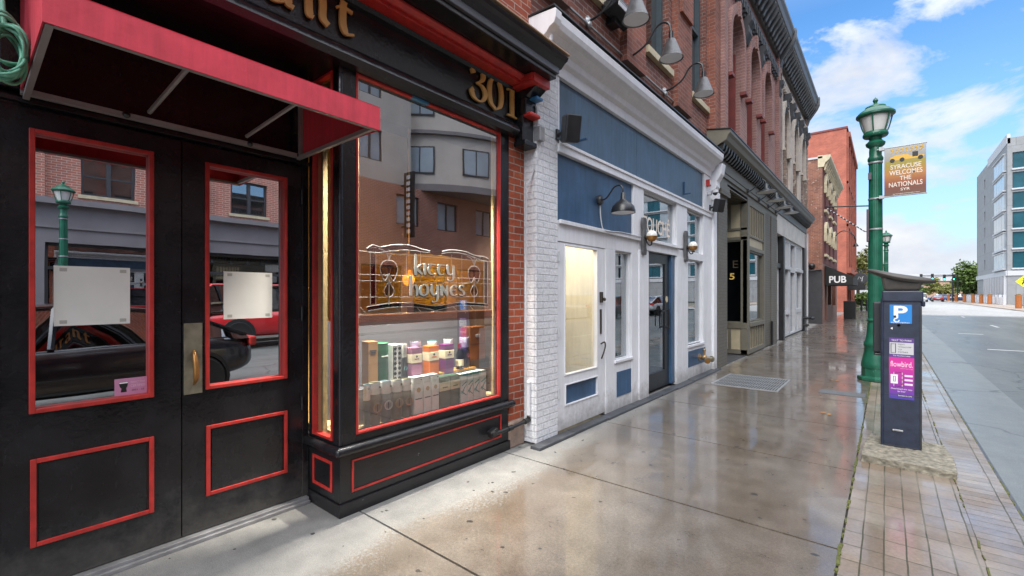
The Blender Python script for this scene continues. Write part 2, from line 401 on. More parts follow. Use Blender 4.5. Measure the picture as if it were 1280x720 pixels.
# ------------------------------------------------------------------ camera, light, sky
cam = bpy.data.cameras.new('camera'); co = bpy.data.objects.new('camera', cam); COL.objects.link(co)
cam.sensor_width = 36; cam.lens = 566/1280*36; cam.shift_y = 8/1280; cam.clip_start = .05; cam.clip_end = 3000
co.location = (0,0,1.5); co.rotation_euler = (R(90),0,R(39.6)); S.camera = co

SUN_EL, SUN_AZ = R(45), (.10,-.99)       # horizontal direction towards the sun
sd = Vector((SUN_AZ[0]*math.cos(SUN_EL), SUN_AZ[1]*math.cos(SUN_EL), math.sin(SUN_EL))).normalized()
sl = bpy.data.lights.new('sun','SUN'); sl.energy = 1.5; sl.angle = R(55); sl.color = (1,.95,.88)
so = bpy.data.objects.new('sun', sl); COL.objects.link(so); so.rotation_euler = (-sd).to_track_quat('-Z','Y').to_euler(); so.location=(0,0,40)
W = bpy.data.worlds.new('World'); S.world = W; W.use_nodes = True; nt = W.node_tree; bg = nt.nodes['Background']
sky = N(nt,'ShaderNodeTexSky'); sky.sky_type = 'NISHITA'; sky.sun_disc = False; sky.sun_elevation = SUN_EL
sky.sun_rotation = math.atan2(sd.x, sd.y); sky.air_density = 1.0; sky.dust_density = .35; sky.ozone_density = 3
tc = N(nt,'ShaderNodeTexCoord').outputs['Generated']; sp = N(nt,'ShaderNodeSeparateXYZ'); nt.links.new(tc, sp.inputs[0])
z = math_(nt,'MAXIMUM', sp.outputs[2], 0.0); zz = math_(nt,'ADD', z, .16)
cx_ = math_(nt,'DIVIDE', sp.outputs[0], zz); cy_ = math_(nt,'DIVIDE', sp.outputs[1], zz)
cb = N(nt,'ShaderNodeCombineXYZ'); nt.links.new(cx_,cb.inputs[0]); nt.links.new(cy_,cb.inputs[1])
cv = mapping(nt, tc, (4.6,4.6,8.6), (1.3,4.1,.7))
n1 = noise(nt, cv, 1.0, 10, .57, .25); n2 = noise(nt, cv, .42, 3, .5)
dens = math_(nt,'ADD', math_(nt,'MULTIPLY', n1, .8), math_(nt,'MULTIPLY', n2, .34))
mask = ramp(nt, dens, [(.55,(0,0,0)),(.60,(.66,)*3),(.67,(1,)*3)])
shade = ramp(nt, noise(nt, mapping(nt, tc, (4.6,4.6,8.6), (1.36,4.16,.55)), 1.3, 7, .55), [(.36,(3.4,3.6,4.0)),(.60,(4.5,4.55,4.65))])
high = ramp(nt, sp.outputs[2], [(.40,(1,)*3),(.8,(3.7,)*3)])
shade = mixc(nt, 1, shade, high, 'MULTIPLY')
haz = ramp(nt, sp.outputs[2], [(0.0,(1,)*3),(.12,(.62,)*3),(.26,(.2,)*3),(.45,(0,0,0))])
sat = N(nt,'ShaderNodeHueSaturation'); sat.inputs['Saturation'].default_value = 1.22; sat.inputs['Value'].default_value = 1.12; nt.links.new(sky.outputs[0], sat.inputs['Color'])
base = mixc(nt, haz, sat.outputs[0], (2.3,3.15,4.05))
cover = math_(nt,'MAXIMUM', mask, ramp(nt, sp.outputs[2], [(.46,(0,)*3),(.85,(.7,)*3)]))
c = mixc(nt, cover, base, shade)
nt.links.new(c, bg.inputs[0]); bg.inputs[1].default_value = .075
S.view_settings.view_transform = 'Standard'; S.view_settings.look = 'None'; S.view_settings.gamma = 1; S.view_settings.use_curve_mapping = False
S.view_settings.exposure = 1.62
S.cycles.max_bounces = 8; S.cycles.transparent_max_bounces = 16; S.cycles.glossy_bounces = 5; S.cycles.diffuse_bounces = 3
S.cycles.caustics_reflective = False; S.cycles.caustics_refractive = False; S.cycles.use_denoising = True; S.cycles.sample_clamp_indirect = 6

# ------------------------------------------------------------------ ground materials
def wetwalk():
    m, nt, b = nmat('wet_pavement'); co = objco(nt); s = N(nt,'ShaderNodeSeparateXYZ'); nt.links.new(co, s.inputs[0])
    big = noise(nt, co, .9, 4, .55); mid = noise(nt, co, 5, 5, .6); fine = noise(nt, co, 55, 3, .6); grit = noise(nt, co, 260, 2, .5)
    mr = N(nt,'ShaderNodeMapRange'); mr.inputs[1].default_value = -2.75; mr.inputs[2].default_value = -1.85; nt.links.new(s.outputs[0], mr.inputs[0])
    yy = N(nt,'ShaderNodeMapRange'); yy.inputs[1].default_value = 3; yy.inputs[2].default_value = 9; yy.inputs[3].default_value = 0; yy.inputs[4].default_value = .35; nt.links.new(s.outputs[1], yy.inputs[0])
    a = math_(nt,'ADD', mr.outputs[0], math_(nt,'MULTIPLY', math_(nt,'SUBTRACT', big, .5), .7)); a = math_(nt,'ADD', a, yy.outputs[0])
    a = math_(nt,'ADD', a, math_(nt,'MULTIPLY', math_(nt,'SUBTRACT', mid, .5), .35))
    a = math_(nt,'ADD', a, math_(nt,'MULTIPLY', math_(nt,'SUBTRACT', fine, .5), .75))
    wet = ramp(nt, a, [(.42,(0,0,0)),(.60,(1,1,1))])
    dry = mixc(nt, 1, ramp(nt, mid, [(.3,(.175,.174,.166)),(.7,(.25,.246,.232))]), ramp(nt, grit, [(.3,(.62,)*3),(.7,(1.25,)*3)]), 'MULTIPLY')
    wc = mixc(nt, ramp(nt, big, [(.35,(0,0,0)),(.65,(1,1,1))]), (.112,.089,.066), (.170,.150,.126))
    wc = mixc(nt, 1, wc, ramp(nt, mid, [(.3,(.80,.78,.76)),(.7,(1.12,1.11,1.10))]), 'MULTIPLY')
    wc = mixc(nt, 1, wc, ramp(nt, grit, [(.3,(.55,)*3),(.7,(1.4,)*3)]), 'MULTIPLY'); wc = mixc(nt, 1, wc, ramp(nt, fine, [(.3,(.8,)*3),(.7,(1.18,)*3)]), 'MULTIPLY')
    spots = noise(nt, co, 11, 2, .4); gum = ramp(nt, spots, [(.715,(0,0,0)),(.725,(1,1,1))])
    col = mixc(nt, wet, dry, wc); col = mixc(nt, gum, col, (.03,.028,.025))
    nt.links.new(col, b.inputs['Base Color'])
    rough = mixc(nt, wet, (.85,)*3, ramp(nt, mid, [(.3,(.26,)*3),(.7,(.42,)*3)])); nt.links.new(rough, b.inputs['Roughness'])
    cw = mixc(nt, wet, (0,)*3, ramp(nt, noise(nt, co, 1.7, 6, .65), [(.38,(1,)*3),(.64,(.45,)*3)])); nt.links.new(cw, b.inputs['Coat Weight'])
    cr = ramp(nt, noise(nt, co, 2.1, 5, .6), [(.34,(.03,)*3),(.68,(.11,)*3)]); nt.links.new(cr, b.inputs['Coat Roughness']); b.inputs['Coat IOR'].default_value = 1.65
    bump(nt, math_(nt,'ADD', math_(nt,'MULTIPLY', fine,.5), math_(nt,'ADD', math_(nt,'MULTIPLY', grit,.35), math_(nt,'MULTIPLY',mid,.9))), b, .21, .004)
    return m
def wetpaver(name, along_y=True, bw=.2, rh=.1025, off=0.0):
    m, nt, b = nmat(name); co = objco(nt); s = N(nt,'ShaderNodeSeparateXYZ'); nt.links.new(co, s.inputs[0])
    c = N(nt,'ShaderNodeCombineXYZ'); nt.links.new(s.outputs[1 if along_y else 0], c.inputs[0]); nt.links.new(s.outputs[0 if along_y else 1], c.inputs[1])
    t = N(nt,'ShaderNodeTexBrick'); t.offset = off; t.squash = 1
    mp = mapping(nt, c.outputs[0], (1,1,1), (0,.213 if along_y else 0,0)); nz = N(nt,'ShaderNodeTexNoise'); nz.inputs['Scale'].default_value = 4; nt.links.new(mp,nz.inputs[0])
    vm = N(nt,'ShaderNodeVectorMath', operation='MULTIPLY_ADD'); nt.links.new(nz.outputs['Color'], vm.inputs[0]); vm.inputs[1].default_value=(.014,.010,0); nt.links.new(mp, vm.inputs[2])
    nt.links.new(vm.outputs[0], t.inputs['Vector'])
    t.inputs['Scale'].default_value = 1; t.inputs['Brick Width'].default_value = bw; t.inputs['Row Height'].default_value = rh; t.inputs['Mortar Size'].default_value = .0045; t.inputs['Mortar Smooth'].default_value = .3; t.inputs['Bias'].default_value = 0
    t.inputs['Color1'].default_value = (.145,.105,.070,1); t.inputs['Color2'].default_value = (.21,.16,.115,1); t.inputs['Mortar'].default_value = (.045,.045,.022,1)
    big = noise(nt, co, 1.6, 4, .6); fine = noise(nt, co, 60, 4)
    col = mixc(nt, 1, t.outputs[0], ramp(nt, fine, [(.3,(.8,)*3),(.7,(1.15,)*3)]), 'MULTIPLY')
    col = mixc(nt, ramp(nt, big, [(.45,(0,0,0)),(.7,(.5,.5,.5))]), col, (.34,.31,.27))
    nt.links.new(col, b.inputs['Base Color'])
    jf = math_(nt,'SUBTRACT', 1, t.outputs['Fac'])
    pud = ramp(nt, noise(nt, mapping(nt,co,(1,.5,1)), 2.0, 4, .6), [(.40,(.16,)*3),(.62,(1,1,1))])
    nt.links.new(math_(nt,'MULTIPLY', pud, jf), b.inputs['Coat Weight'])
    nt.links.new(ramp(nt, noise(nt,co,3,4), [(.3,(.05,)*3),(.7,(.2,)*3)]), b.inputs['Coat Roughness']); b.inputs['Coat IOR'].default_value = 2.3
    b.inputs['Roughness'].default_value = .5
    bump(nt, math_(nt,'ADD', math_(nt,'MULTIPLY', jf, 1.0), math_(nt,'MULTIPLY', fine, .12)), b, .5, .006)
    return m
def asphalt(name, c, wet=.5, sc=1, var=.25):
    m, nt, b = nmat(name); co = objco(nt); big = noise(nt, mapping(nt, co, (1.4,.25,1)), .7*sc, 5, .6); fine = noise(nt, co, 140, 3, .7); mid = noise(nt, co, 6, 5)
    col = ramp(nt, big, [(.3,mul(c,1-var)),(.7,mul(c,1+var))])
    col = mixc(nt, 1, col, ramp(nt, fine, [(.3,(.72,)*3),(.7,(1.25,)*3)]), 'MULTIPLY'); col = mixc(nt, 1, col, ramp(nt, mid, [(.3,(.9,)*3),(.7,(1.08,)*3)]), 'MULTIPLY')
    vz = N(nt,'ShaderNodeTexVoronoi', feature='DISTANCE_TO_EDGE'); vz.inputs['Scale'].default_value = .33; nz = N(nt,'ShaderNodeTexNoise'); nz.inputs['Scale'].default_value = 1.1; nz.inputs['Detail'].default_value = 6; nt.links.new(co,nz.inputs[0])
    vm = N(nt,'ShaderNodeVectorMath', operation='MULTIPLY_ADD'); nt.links.new(nz.outputs['Color'],vm.inputs[0]); vm.inputs[1].default_value=(1.4,1.4,0); nt.links.new(co,vm.inputs[2]); nt.links.new(vm.outputs[0],vz.inputs['Vector'])
    col = mixc(nt, ramp(nt, vz.outputs[0], [(.0,(.75,)*3),(.006,(.5,)*3),(.010,(0,)*3)]), col, mul(c,.3))
    nt.links.new(col, b.inputs['Base Color']); b.inputs['Roughness'].default_value = .75; b.inputs['Specular IOR Level'].default_value = .25
    nt.links.new(ramp(nt, big, [(.3,(wet,)*3),(.7,(wet*.5,)*3)]), b.inputs['Coat Weight']); b.inputs['Coat Roughness'].default_value = .27; b.inputs['Coat IOR'].default_value = 1.8
    bump(nt, fine, b, .35, .006); return m
M['wet'] = wetwalk(); M['paver'] = wetpaver('wet_brick_pavers'); M['kerbpaver'] = wetpaver('wet_kerb_bricks', False, .215, .1, 0.0)
M['asphalt'] = asphalt('wet_asphalt',(.10,.108,.105),.7,1,.3); M['asphalt_pale'] = asphalt('worn_concrete_road',(.36,.36,.35),0,.5,.12)
M['gutter'] = asphalt('gutter_concrete',(.145,.156,.15),.7,1,.15); M['farwalk'] = asphalt('far_paving',(.36,.30,.25),.1,1,.15)
M['mark'] = paint('road_marking',(.42,.43,.42),.6,.2,.2,20,chips=(.15,.16,.16)); M['moss'] = paint('moss',(.09,.10,.025),.95,.4,1,30)
M['soil'] = asphalt('bare_ground',(.16,.15,.12),0)

# ------------------------------------------------------------------ setting
MB().box(-400,400,-60,900,-.6,-.20).build('ground', M['soil'], kind='structure')
sw = MB(); ys = [1.745+1.5325*k for k in range(-5,55)]
for i in range(len(ys)-1):
    sw.box(-3.62,-.217,ys[i]+.008,ys[i+1]-.008,-.12,-.0006*(i%3))
sw.build('sidewalk', M['wet'], kind='structure')
MB().box(-3.7,-.18,ys[0],ys[-1],-.19,-.02).build('sidewalk_bed', paint('joint_dirt',(.03,.029,.026),.95,.3,.3,30), kind='structure')
MB().box(-.205,.425,ys[0],ys[-1],-.19,-.006).build('brick_strip', M['paver'], kind='structure')
MB().box(.425,.70,ys[0],ys[-1],-.19,-.004).build('brick_kerb', M['kerbpaver'], kind='structure')
ms = MB()
for x,w,dens_ in ((-.211,.009,.85),(.425,.005,.6),(.704,.009,.85)):
    y = -1
    while y < 30:
        L = random.uniform(.02,.09)*(1+max(0,y)*.06)
        if random.random() < dens_ and math.sin(y*1.7+x*9)+random.random() > -.35:
            ww = w*random.uniform(.3,1.15); ox = random.uniform(-.003,.003)
            ms.obox((x+ox,y+L/2,-.006 if x<.7 else -.014),(ww*2,L*1.1,.016),Matrix.Rotation(random.uniform(-.12,.12),3,'Z').to_quaternion())
        y += L
ms.build('moss_line', M['moss'], kind='stuff', bevel=.003)
MB().box(.70,.735,ys[0],ys[-1],-.19,-.03).build('kerb_edge', M['slate'], kind='structure')
MB().box(.735,1.42,ys[0],47,-.2,-.052).build('gutter', M['gutter'], kind='structure')
MB().box(1.42,9.5,-60,47,-.2,-.056).build('road', M['asphalt'], kind='structure')
MB().box(-60,120,47,56,-.2,-.054).box(-.2,9.5,56,330,-.2,-.058).build('concrete_road', M['asphalt_pale'], kind='structure')
MB().box(9.5,13.6,56.0,330,-.2,.04).build('far_sidewalk', M['farwalk'], kind='structure')
MB().box(9.5,15.3,-60,47,-.2,.04).build('wet_far_sidewalk', asphalt('wet_far_paving',(.10,.095,.088),.5), kind='structure')
def marks():
    mb = MB()
    for (x0,x1,y0,y1) in ((2.2,2.75,11.55,11.63),(3.35,3.45,14,15.6),(4.0,4.1,31,33),(6.6,6.7,33,34.6),(4.0,4.1,43,44.6),(2.2,2.9,18.4,18.52),(2.2,2.9,25.2,25.32),(1.45,9.2,45.7,46.0)):
        mb.box(x0,x1,y0,y1,-.06,-.052)
    return mb
marks().build('lane_markings', M['mark'], kind='structure')
MB().box(-3.2,-.3,56.5,70,-.05,.012).build('grass_verge', paint('verge_grass',(.075,.11,.03),.9,.4,.6,12), kind='structure')

# sidewalk ironwork
g = thing('sidewalk_grate','square galvanised bar grate set in the wet sidewalk before the white shopfront','grate',(-1.8,8.55,0))
mb = MB(); mb.frame(-2.28,-1.29,7.96,9.2,.03,0,.010); mb.v=[Vector((v.x,v.z,v.y)) for v in mb.v]; mb.build('grate_frame',M['galv'],g)
mb = MB()
for k in range(26): mb.box(-2.25+k*.0372,-2.236+k*.0372,7.99,9.17,0,.009)
for y in (8.27,8.57,8.87): mb.box(-2.25,-1.32,y,y+.02,.0005,.007)
mb.build('grate_bars',M['galv'],g)
MB().box(-2.25,-1.32,7.99,9.17,0,.0018).build('grate_pit_shade', M['iron'], g)  # black sheet under the bars, its colour standing in for a shaded pit
u = MB().box(-.80,-.24,8.3,8.62,-.002,.008).build('utility_cover', paint('patch_cement',(.10,.105,.11),.5,.2,.5,20), loc=(-.5,8.45,0), label='small grey concrete utility cover set in the sidewalk beside the brick strip', cat='utility cover')

# fallen leaves
for i,(x,y,rz,lab) in enumerate(((-.62,6.9,.4,0),(-.55,6.86,1.3,0),(-.66,9.6,.9,0),(-.74,9.66,2.6,0))):
    mb = MB(); q = Matrix.Rotation(rz,3,'Z'); pr=[(-.045,0),(-.02,.022),(.01,.02),(.02,.032),(.045,.005),(.06,-.004),(.03,-.018),(.0,-.03),(-.02,-.018)]
    P=[q@Vector((a*.8,b*.8,.004+.008*abs(b)/.03))+Vector((x,y,0)) for a,b in pr]; mb.add([p for p in P]+[p+Vector((0,0,.0012)) for p in P],[tuple(range(8,-1,-1)),tuple(range(9,18))])
    mb.build('fallen_leaf', M.setdefault('leaf_dry',paint('dry_leaf',(.42,.20,.05),.6,.3,0,30)), loc=(x,y,0), label='small yellow brown fallen leaf lying flat on the wet paving', cat='leaf', group='fallen leaves on the wet paving')
# ------------------------------------------------------------------ black and red pub
pub = thing('pub_building','black painted pub shopfront with red trim, gilt numbers and orange brick above','building',(-3.0,1.6,0))
XD, XB = -3.25, -2.82
# brick
F = FE(-2.86)
mb = MB(F); mb.wall(-6,3.6,3.72,9.6,-.35,0,[(-4.4,-3.2,5.0,7.4),(-1.6,-.4,5.0,7.4),(1.2,2.4,5.0,7.4)]); mb.ubox(3.1,3.595,3.72,9.6,.002,.13)
mb.ubox(3.362,3.597,.26,3.1,-.3,.04); mb.build('brick_wall', M['brickA'], pub)
MB(F).ubox(3.364,3.60,0,.26,-.3,.05).build('stone_foot', paint('weathered_stone',(.34,.25,.2),.9,.3,1,9), pub, bevel=.015)
MB().box(-9,-3.2,-6,3.6,9.4,9.6).box(-9,-8.7,-6,3.6,0,9.4).box(-8.7,-3.2,-6,-5.7,0,9.4).build('roof', M['darkgrey'], pub)
for y0 in (-4.4,-1.6,1.2):
    w = MB(F).frame(y0,y0+1.2,5,7.4,.07,-.2,-.12).ubox(y0+.07,y0+1.13,6.15,6.22,-.19,-.13).build('window',M['darkgrey'],pub)
    MB(F).ubox(y0+.06,y0+1.14,5.06,7.34,-.165,-.16).build('pane',M['darkglass'],w)
# interior shell: floor, back, ceiling, side walls
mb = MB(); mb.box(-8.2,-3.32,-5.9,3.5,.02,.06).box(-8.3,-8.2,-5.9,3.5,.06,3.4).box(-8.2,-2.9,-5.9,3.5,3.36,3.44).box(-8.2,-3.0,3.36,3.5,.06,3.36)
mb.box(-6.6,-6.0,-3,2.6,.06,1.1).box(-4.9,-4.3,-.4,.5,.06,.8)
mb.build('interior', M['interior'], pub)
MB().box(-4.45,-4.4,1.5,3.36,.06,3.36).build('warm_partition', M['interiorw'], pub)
# fascia, soffit and cornice
mb = MB()
mb.box(-3.4,-2.80,-6,3.42,3.10,3.49).box(-3.4,-2.90,-6,3.598,3.49,3.74)
mb.build('fascia', M['black'], pub, bevel=.004)
mb = MB()
mb.prism([(-2.80,3.03),(-2.745,3.035),(-2.715,3.07),(-2.72,3.105),(-2.745,3.13),(-2.762,3.15),(-2.80,3.165)],'y',-6,3.40)
mb.prism([(-2.80,3.455),(-2.77,3.46),(-2.755,3.488),(-2.80,3.489)],'y',-6,3.40)
mb.box(-3.4,-2.801,-6,3.42,3.03,3.10)
mb.build('fascia_moulding', M['black'], pub, smooth=40)
mb = MB(); mb.box(-2.90,-2.66,-6,3.34,3.492,3.515).prism([(-2.90,3.515),(-2.64,3.515),(-2.60,3.535),(-2.60,3.555),(-2.90,3.555)],'y',-6,3.345)
mb.box(-2.9,-2.50,3.345,3.60,3.475,3.556).box(-2.9,-2.515,3.33,3.6,3.50,3.552)
mb.build('red_cornice_band', M['red'], pub, bevel=.005)
mb = MB(); mb.box(-2.9,-2.43,-6,3.602,3.557,3.60).prism([(-2.43,3.66),(-2.41,3.66),(-2.37,3.70),(-2.34,3.715),(-2.325,3.745),(-2.9,3.765),(-2.9,3.66)],'y',-6,3.66)
mb.build('cornice', M['black'], pub, bevel=.004)
MB().box(-2.9,-2.405,-6,3.615,3.601,3.659).build('grey_cornice_band', M['greyband'], pub, bevel=.004)
MB().box(-2.9,-2.315,-6,3.67,3.766,3.777).build('cornice_flashing', M['tan'], pub)
br = MB(); br.box(-2.80,-2.70,3.43,3.60,2.99,3.24).box(-2.80,-2.67,3.435,3.595,3.24,3.40); br.prism([(-2.80,3.40),(-2.66,3.40),(-2.54,3.474),(-2.80,3.474)],'y',3.43,3.598)
br.box(-2.81,-2.66,3.42,3.605,2.94,2.99)
br = br.build('end_bracket', M['black'], pub, bevel=.008)
MB().box(-2.79,-2.61,3.44,3.598,3.215,3.252).build('red_block', M['red'], br, bevel=.012)
MB().box(-2.74,-2.585,3.50,3.602,3.385,3.41).build('blue_block', paint('blue_enamel',(.04,.2,.42),.4), br, bevel=.004)
# house number: pen strokes
def gl(mb, strokes, u, v, sx, sy, wid, ang, w0, w1, tmin=.3):
    for k,(pts,sm) in enumerate(strokes):
        q = [Vector((u+a*sx, v+b*sy, 0)) for a,b in pts]
        if sm: q = catmull(q, 5)
        mb.stroke([(p.x,p.y) for p in q], wid, ang, w0, w1-.0006*k, tmin)
G = {
 '3': [([(.12,.80),(.08,.90),(.2,.99),(.45,1.0),(.62,.88),(.58,.72),(.42,.60),(.28,.54)],1), ([(.30,.55),(.58,.50),(.74,.33),(.64,.12),(.42,.01),(.16,.06),(.03,.22),(.10,.32)],1)],
 '0': [([(.36,.0),(.09,.16),(.02,.5),(.09,.84),(.36,1),(.62,.84),(.70,.5),(.62,.16),(.36,0)],1)],
 '1': [([(.36,1),(.36,0)],0), ([(.06,.86),(.2,.9),(.36,.985)],1), ([(.08,.02),(.64,.02)],0)],
 'k': [([(0,1.75),(.10,1.65),(.11,.05),(.18,0)],1), ([(.68,.95),(.5,.82),(.17,.5)],1), ([(.2,.52),(.45,.22),(.72,.0)],1)],
 'i': [([(0,.98),(.09,.92),(.10,.08),(.2,.0)],1)],
 't': [([(0,.9),(.2,.99),(.75,.97)],1), ([(.36,.96),(.14,.72),(.12,.28),(.34,.02),(.68,.1)],1)],
 'y': [([(0,.98),(.12,.9),(.12,.35),(.34,.06),(.62,.2)],1), ([(.70,1),(.70,-.1),(.56,-.5),(.30,-.58),(.12,-.5)],1)],
 'h': [([(0,1.7),(.11,1.6),(.11,0)],1), ([(.12,.6),(.32,.9),(.56,.9),(.68,.6),(.66,.12),(.56,-.02)],1)],
 'o': [([(.38,0),(.1,.16),(.03,.5),(.12,.84),(.40,1),(.68,.84),(.74,.5),(.66,.16),(.38,0)],1)],
 'n': [([(.08,0),(.08,1)],0), ([(.04,1),(.66,.02)],0), ([(.66,0),(.66,1)],0)],
 'e': [([(.68,.82),(.46,1),(.18,.86),(.05,.5),(.16,.14),(.44,0),(.72,.14)],1), ([(.10,.52),(.62,.54)],0)],
 's': [([(.56,.88),(.34,1),(.1,.86),(.14,.62),(.46,.42),(.56,.2),(.38,.01),(.04,.1)],1)],
 'N': [([(0,.9),(.12,.98),(.15,.15),(.28,.02)],1), ([(.14,.7),(.34,.97),(.56,.94),(.60,.7),(.60,.2),(.78,.0)],1)],
 'T': [([(.26,1.28),(.22,1.0),(.22,.3),(.36,.02),(.62,.1)],1), ([(0,.9),(.2,1.02),(.56,.98)],1)],
 'a': [([(.08,.85),(.34,1),(.58,.84),(.58,.15),(.74,.02)],1), ([(.58,.56),(.22,.46),(.05,.22),(.24,.0),(.56,.18)],1)],
 'u': [([(0,.97),(.1,.9),(.1,.3),(.28,.03),(.58,.2)],1), ([(.6,1),(.6,.2),(.76,.02)],1)],
 'r': [([(0,.9),(.12,.98),(.15,.02)],1), ([(.15,.66),(.32,.95),(.56,.94)],1)],
 'R': [([(.1,1.5),(.1,0)],0), ([(.1,1.46),(.5,1.42),(.58,1.05),(.36,.78),(.12,.76)],1), ([(.34,.78),(.8,0)],0)],
}
Z8 = R(35)
nb = MB(FE(-2.80))
for ch,u in (('3',2.80),('0',3.03),('1',3.27)): gl(nb, G[ch], u, 3.205, .245, .285, .052, R(8), .012, .032, .32)
nb.build('house_number', M['gold'], pub, bevel=.0)
nb = MB(FE(-2.80)); x = -.255
for ch in 'RestauraNt'.replace('t','T'):
    gl(nb, G[ch], x, 3.235, .20, .165, .05, R(20), .012, .03, .32); x += {'R':.22,'T':.165,'r':.17,'s':.18}.get(ch,.215)
nb.build('sign_lettering', M['gold'], pub)
# door surround
mb = MB()
mb.box(-3.5,XD,-6,.105,.0,3.04).box(-3.5,XD,1.552,1.60,0,3.04).box(-3.5,XD,.105,1.552,2.50,3.04)
mb.box(XD,-3.215,-.2,1.6,2.43,2.452).box(-3.5,XD-.06,.105,1.552,2.42,2.50)
mb.box(XD,-3.23,-3,.06,.0,.16)
mb.build('door_surround', M['black'], pub, bevel=.003)
MB().box(-3.3,-3.19,.05,1.585,0,.022).box(-3.26,-3.21,.05,1.585,.022,.040).build('threshold', M['alu'], pub, bevel=.003)
# two door leaves
def leaf(y0,y1,g0,g1,hand):
    F = FE(XD); d = MB(F).wall(y0,y1,.045,2.418,-.05,-.004,[(g0,g1,.915,2.315)]).ubox(g0+.03,g1-.03,.27,.66,-.0035,.002).build('door', M['black'], pub, bevel=.002)
    t = MB(F); t.frame(g0-.004,g1+.004,.91,2.32,.022,-.03,.010); t.frame(g0,g1+.004,.25,.685,.022,-.003,.012); t.build('red_moulding', M['red'], d, bevel=.003)
    MB(F).ubox(g0,g1,.915,2.315,-.036,-.032).build('pane', M['doorglass'], d)
    return d
dl = leaf(.105,.826,.205,.69,1); dr = leaf(.832,1.55,.953,1.442,0)
MB(FE(XD)).ubox(.838,.934,.895,1.325,-.003,.003).build('push_plate', M['brass'], dr, bevel=.002)
h = MB(FE(XD)); q = catmull([(.888,.006,1.16),(.886,.03,1.13),(.888,.05,1.06),(.888,.045,.99),(.888,.008,.955)],5); h.tube(q,[.006+.010*math.sin(math.pi*i/(len(q)-1)) for i in range(len(q))],10)
h.build('door_handle', M['bronze'], dr, smooth=60)
hg = MB()
for z in (1.36,.72,2.2): hg.cyl((-3.245,1.551,z-.05),(-3.245,1.551,z+.05),.011)
hg.build('hinge', M['black'], dr, smooth=40)
# bay window
mb = MB()
mb.box(-3.4,XB-.006,1.604,3.356,.09,.415); mb.box(-3.4,XB+.012,1.592,3.37,0,.088)
mb.build('stall_riser', M['blackchip'], pub, bevel=.003)
t = MB(FE(XB)); t.frame(1.69,3.25,.145,.365,.014,-.006,.004); t.build('riser_trim', M['red'], pub, bevel=.002)
t = MB(FS(1.604)); t.frame(-3.19,-2.92,.145,.355,.022,0,.008); t.build('riser_trim', M['red'], pub, bevel=.002)
lg = MB(); r = .034
lg.tube([(-3.25,1.588,.445),(XB+.022,1.588,.445)],r,12); lg.tube([(XB+.018,1.57,.445),(XB+.018,3.40,.445)],r,12); lg.sphere((XB+.018,1.588,.445),r*1.02,12)
lg.box(-3.4,XB,1.604,3.36,.414,.475); lg.build('bay_sill', M['black'], pub, smooth=50)
mb = MB()
mb.box(-2.915,XB,1.602,1.722,.476,3.03).box(-2.93,XB,3.236,3.362,.476,3.03).box(-3.25,-3.185,1.602,1.66,.476,3.03)
mb.box(-2.93,XB,1.722,3.236,.476,.532).box(-3.185,-2.915,1.602,1.66,.476,.50)
mb.tube([(XB-.012,1.612,.48),(XB-.012,1.612,3.03)],.017,12)
mb.build('bay_frame', M['black'], pub, bevel=.004)
t = MB(FE(XB)); t.frame(1.722,3.236,.532,3.03,.014,-.03,.006); t.build('bay_window_trim', M['red'], pub, bevel=.002)
MB(FE(XB)).ubox(2.20,2.36,3.0135,3.032,-.02,.0085).build('blue_tape', paint('blue_tape',(.06,.25,.48),.5), pub)
t = MB(FS(1.602)); t.frame(-3.188,-2.913,.498,3.03,.018,-.03,.008); t.build('return_window_trim', M['red'], pub, bevel=.002)
MB(FE(XB)).ubox(1.735,3.224,.545,3.02,-.022,-.018).build('bay_pane', M['bayglass'], pub)
MB(FS(1.602)).ubox(-3.172,-2.93,.514,3.02,-.026,-.022).build('return_pane', M['bayglass'], pub)
mb = MB(); mb.box(-2.93,-2.87,1.738,1.775,.545,3.0).box(-3.17,-3.10,1.63,1.665,.5,3.0).box(-2.90,-2.87,3.19,3.225,.545,3.0)
mb.build('inner_frame', M['paleframe'], pub, bevel=.003)
MB().box(-2.93,-2.885,1.775,3.19,1.275,1.352).build('window_rail', M['wood'], pub, bevel=.004)
mb = MB(); mb.box(-3.40,-2.88,1.665,3.355,.476,.526).build('window_floor', M['paleframe'], pub)
mb = MB(); mb.box(-3.16,-3.02,1.80,3.16,.526,.79).build('display_step', paint('display_step',(.10,.10,.11),.6), pub)
MB().box(-3.17,-3.03,2.58,3.12,.7902,.808).build('display_board', paint('ochre_board',(.50,.25,.05),.5), pub)
MB().box(-3.36,-3.33,1.75,3.34,.526,1.29).build('display_backboard', paint('pale_backboard',(.10,.10,.115),.6,.1,.02,2), pub)
# awning
A = thing; aw = None
yl, yr, xb, xf = .17, 1.52, -3.2, -2.243
mb = MB()
def sheet(a,b,c,d,t=.006):
    n = (Vector(b)-Vector(a)).cross(Vector(d)-Vector(a)).normalized()*t
    P = [Vector(q) for q in (a,b,c,d)]; mb.add(P+[p+n for p in P],[(0,1,2,3),(7,6,5,4),(0,4,5,1),(1,5,6,2),(2,6,7,3),(3,7,4,0)])
zt = 2.93
sheet((xf,yl,2.44),(xf,yr,2.44),(xf-.002,yr,2.568),(xf-.002,yl,2.568))
sheet((xf,yl,2.568),(xf,yr,2.568),(xb,yr,zt),(xb,yl,zt))
for y,s in ((yl,1),(yr,-1)):
    P = [Vector(q) for q in ((xf,y,2.44),(xf,y,2.568),(xb,y,zt),(xb,y,2.475))]; mb.add(P+[p+Vector((0,.006*s,0)) for p in P],[(0,1,2,3),(7,6,5,4),(0,4,5,1),(1,5,6,2),(2,6,7,3),(3,7,4,0)])
aw = mb.build('awning', M['awnred'], pub)
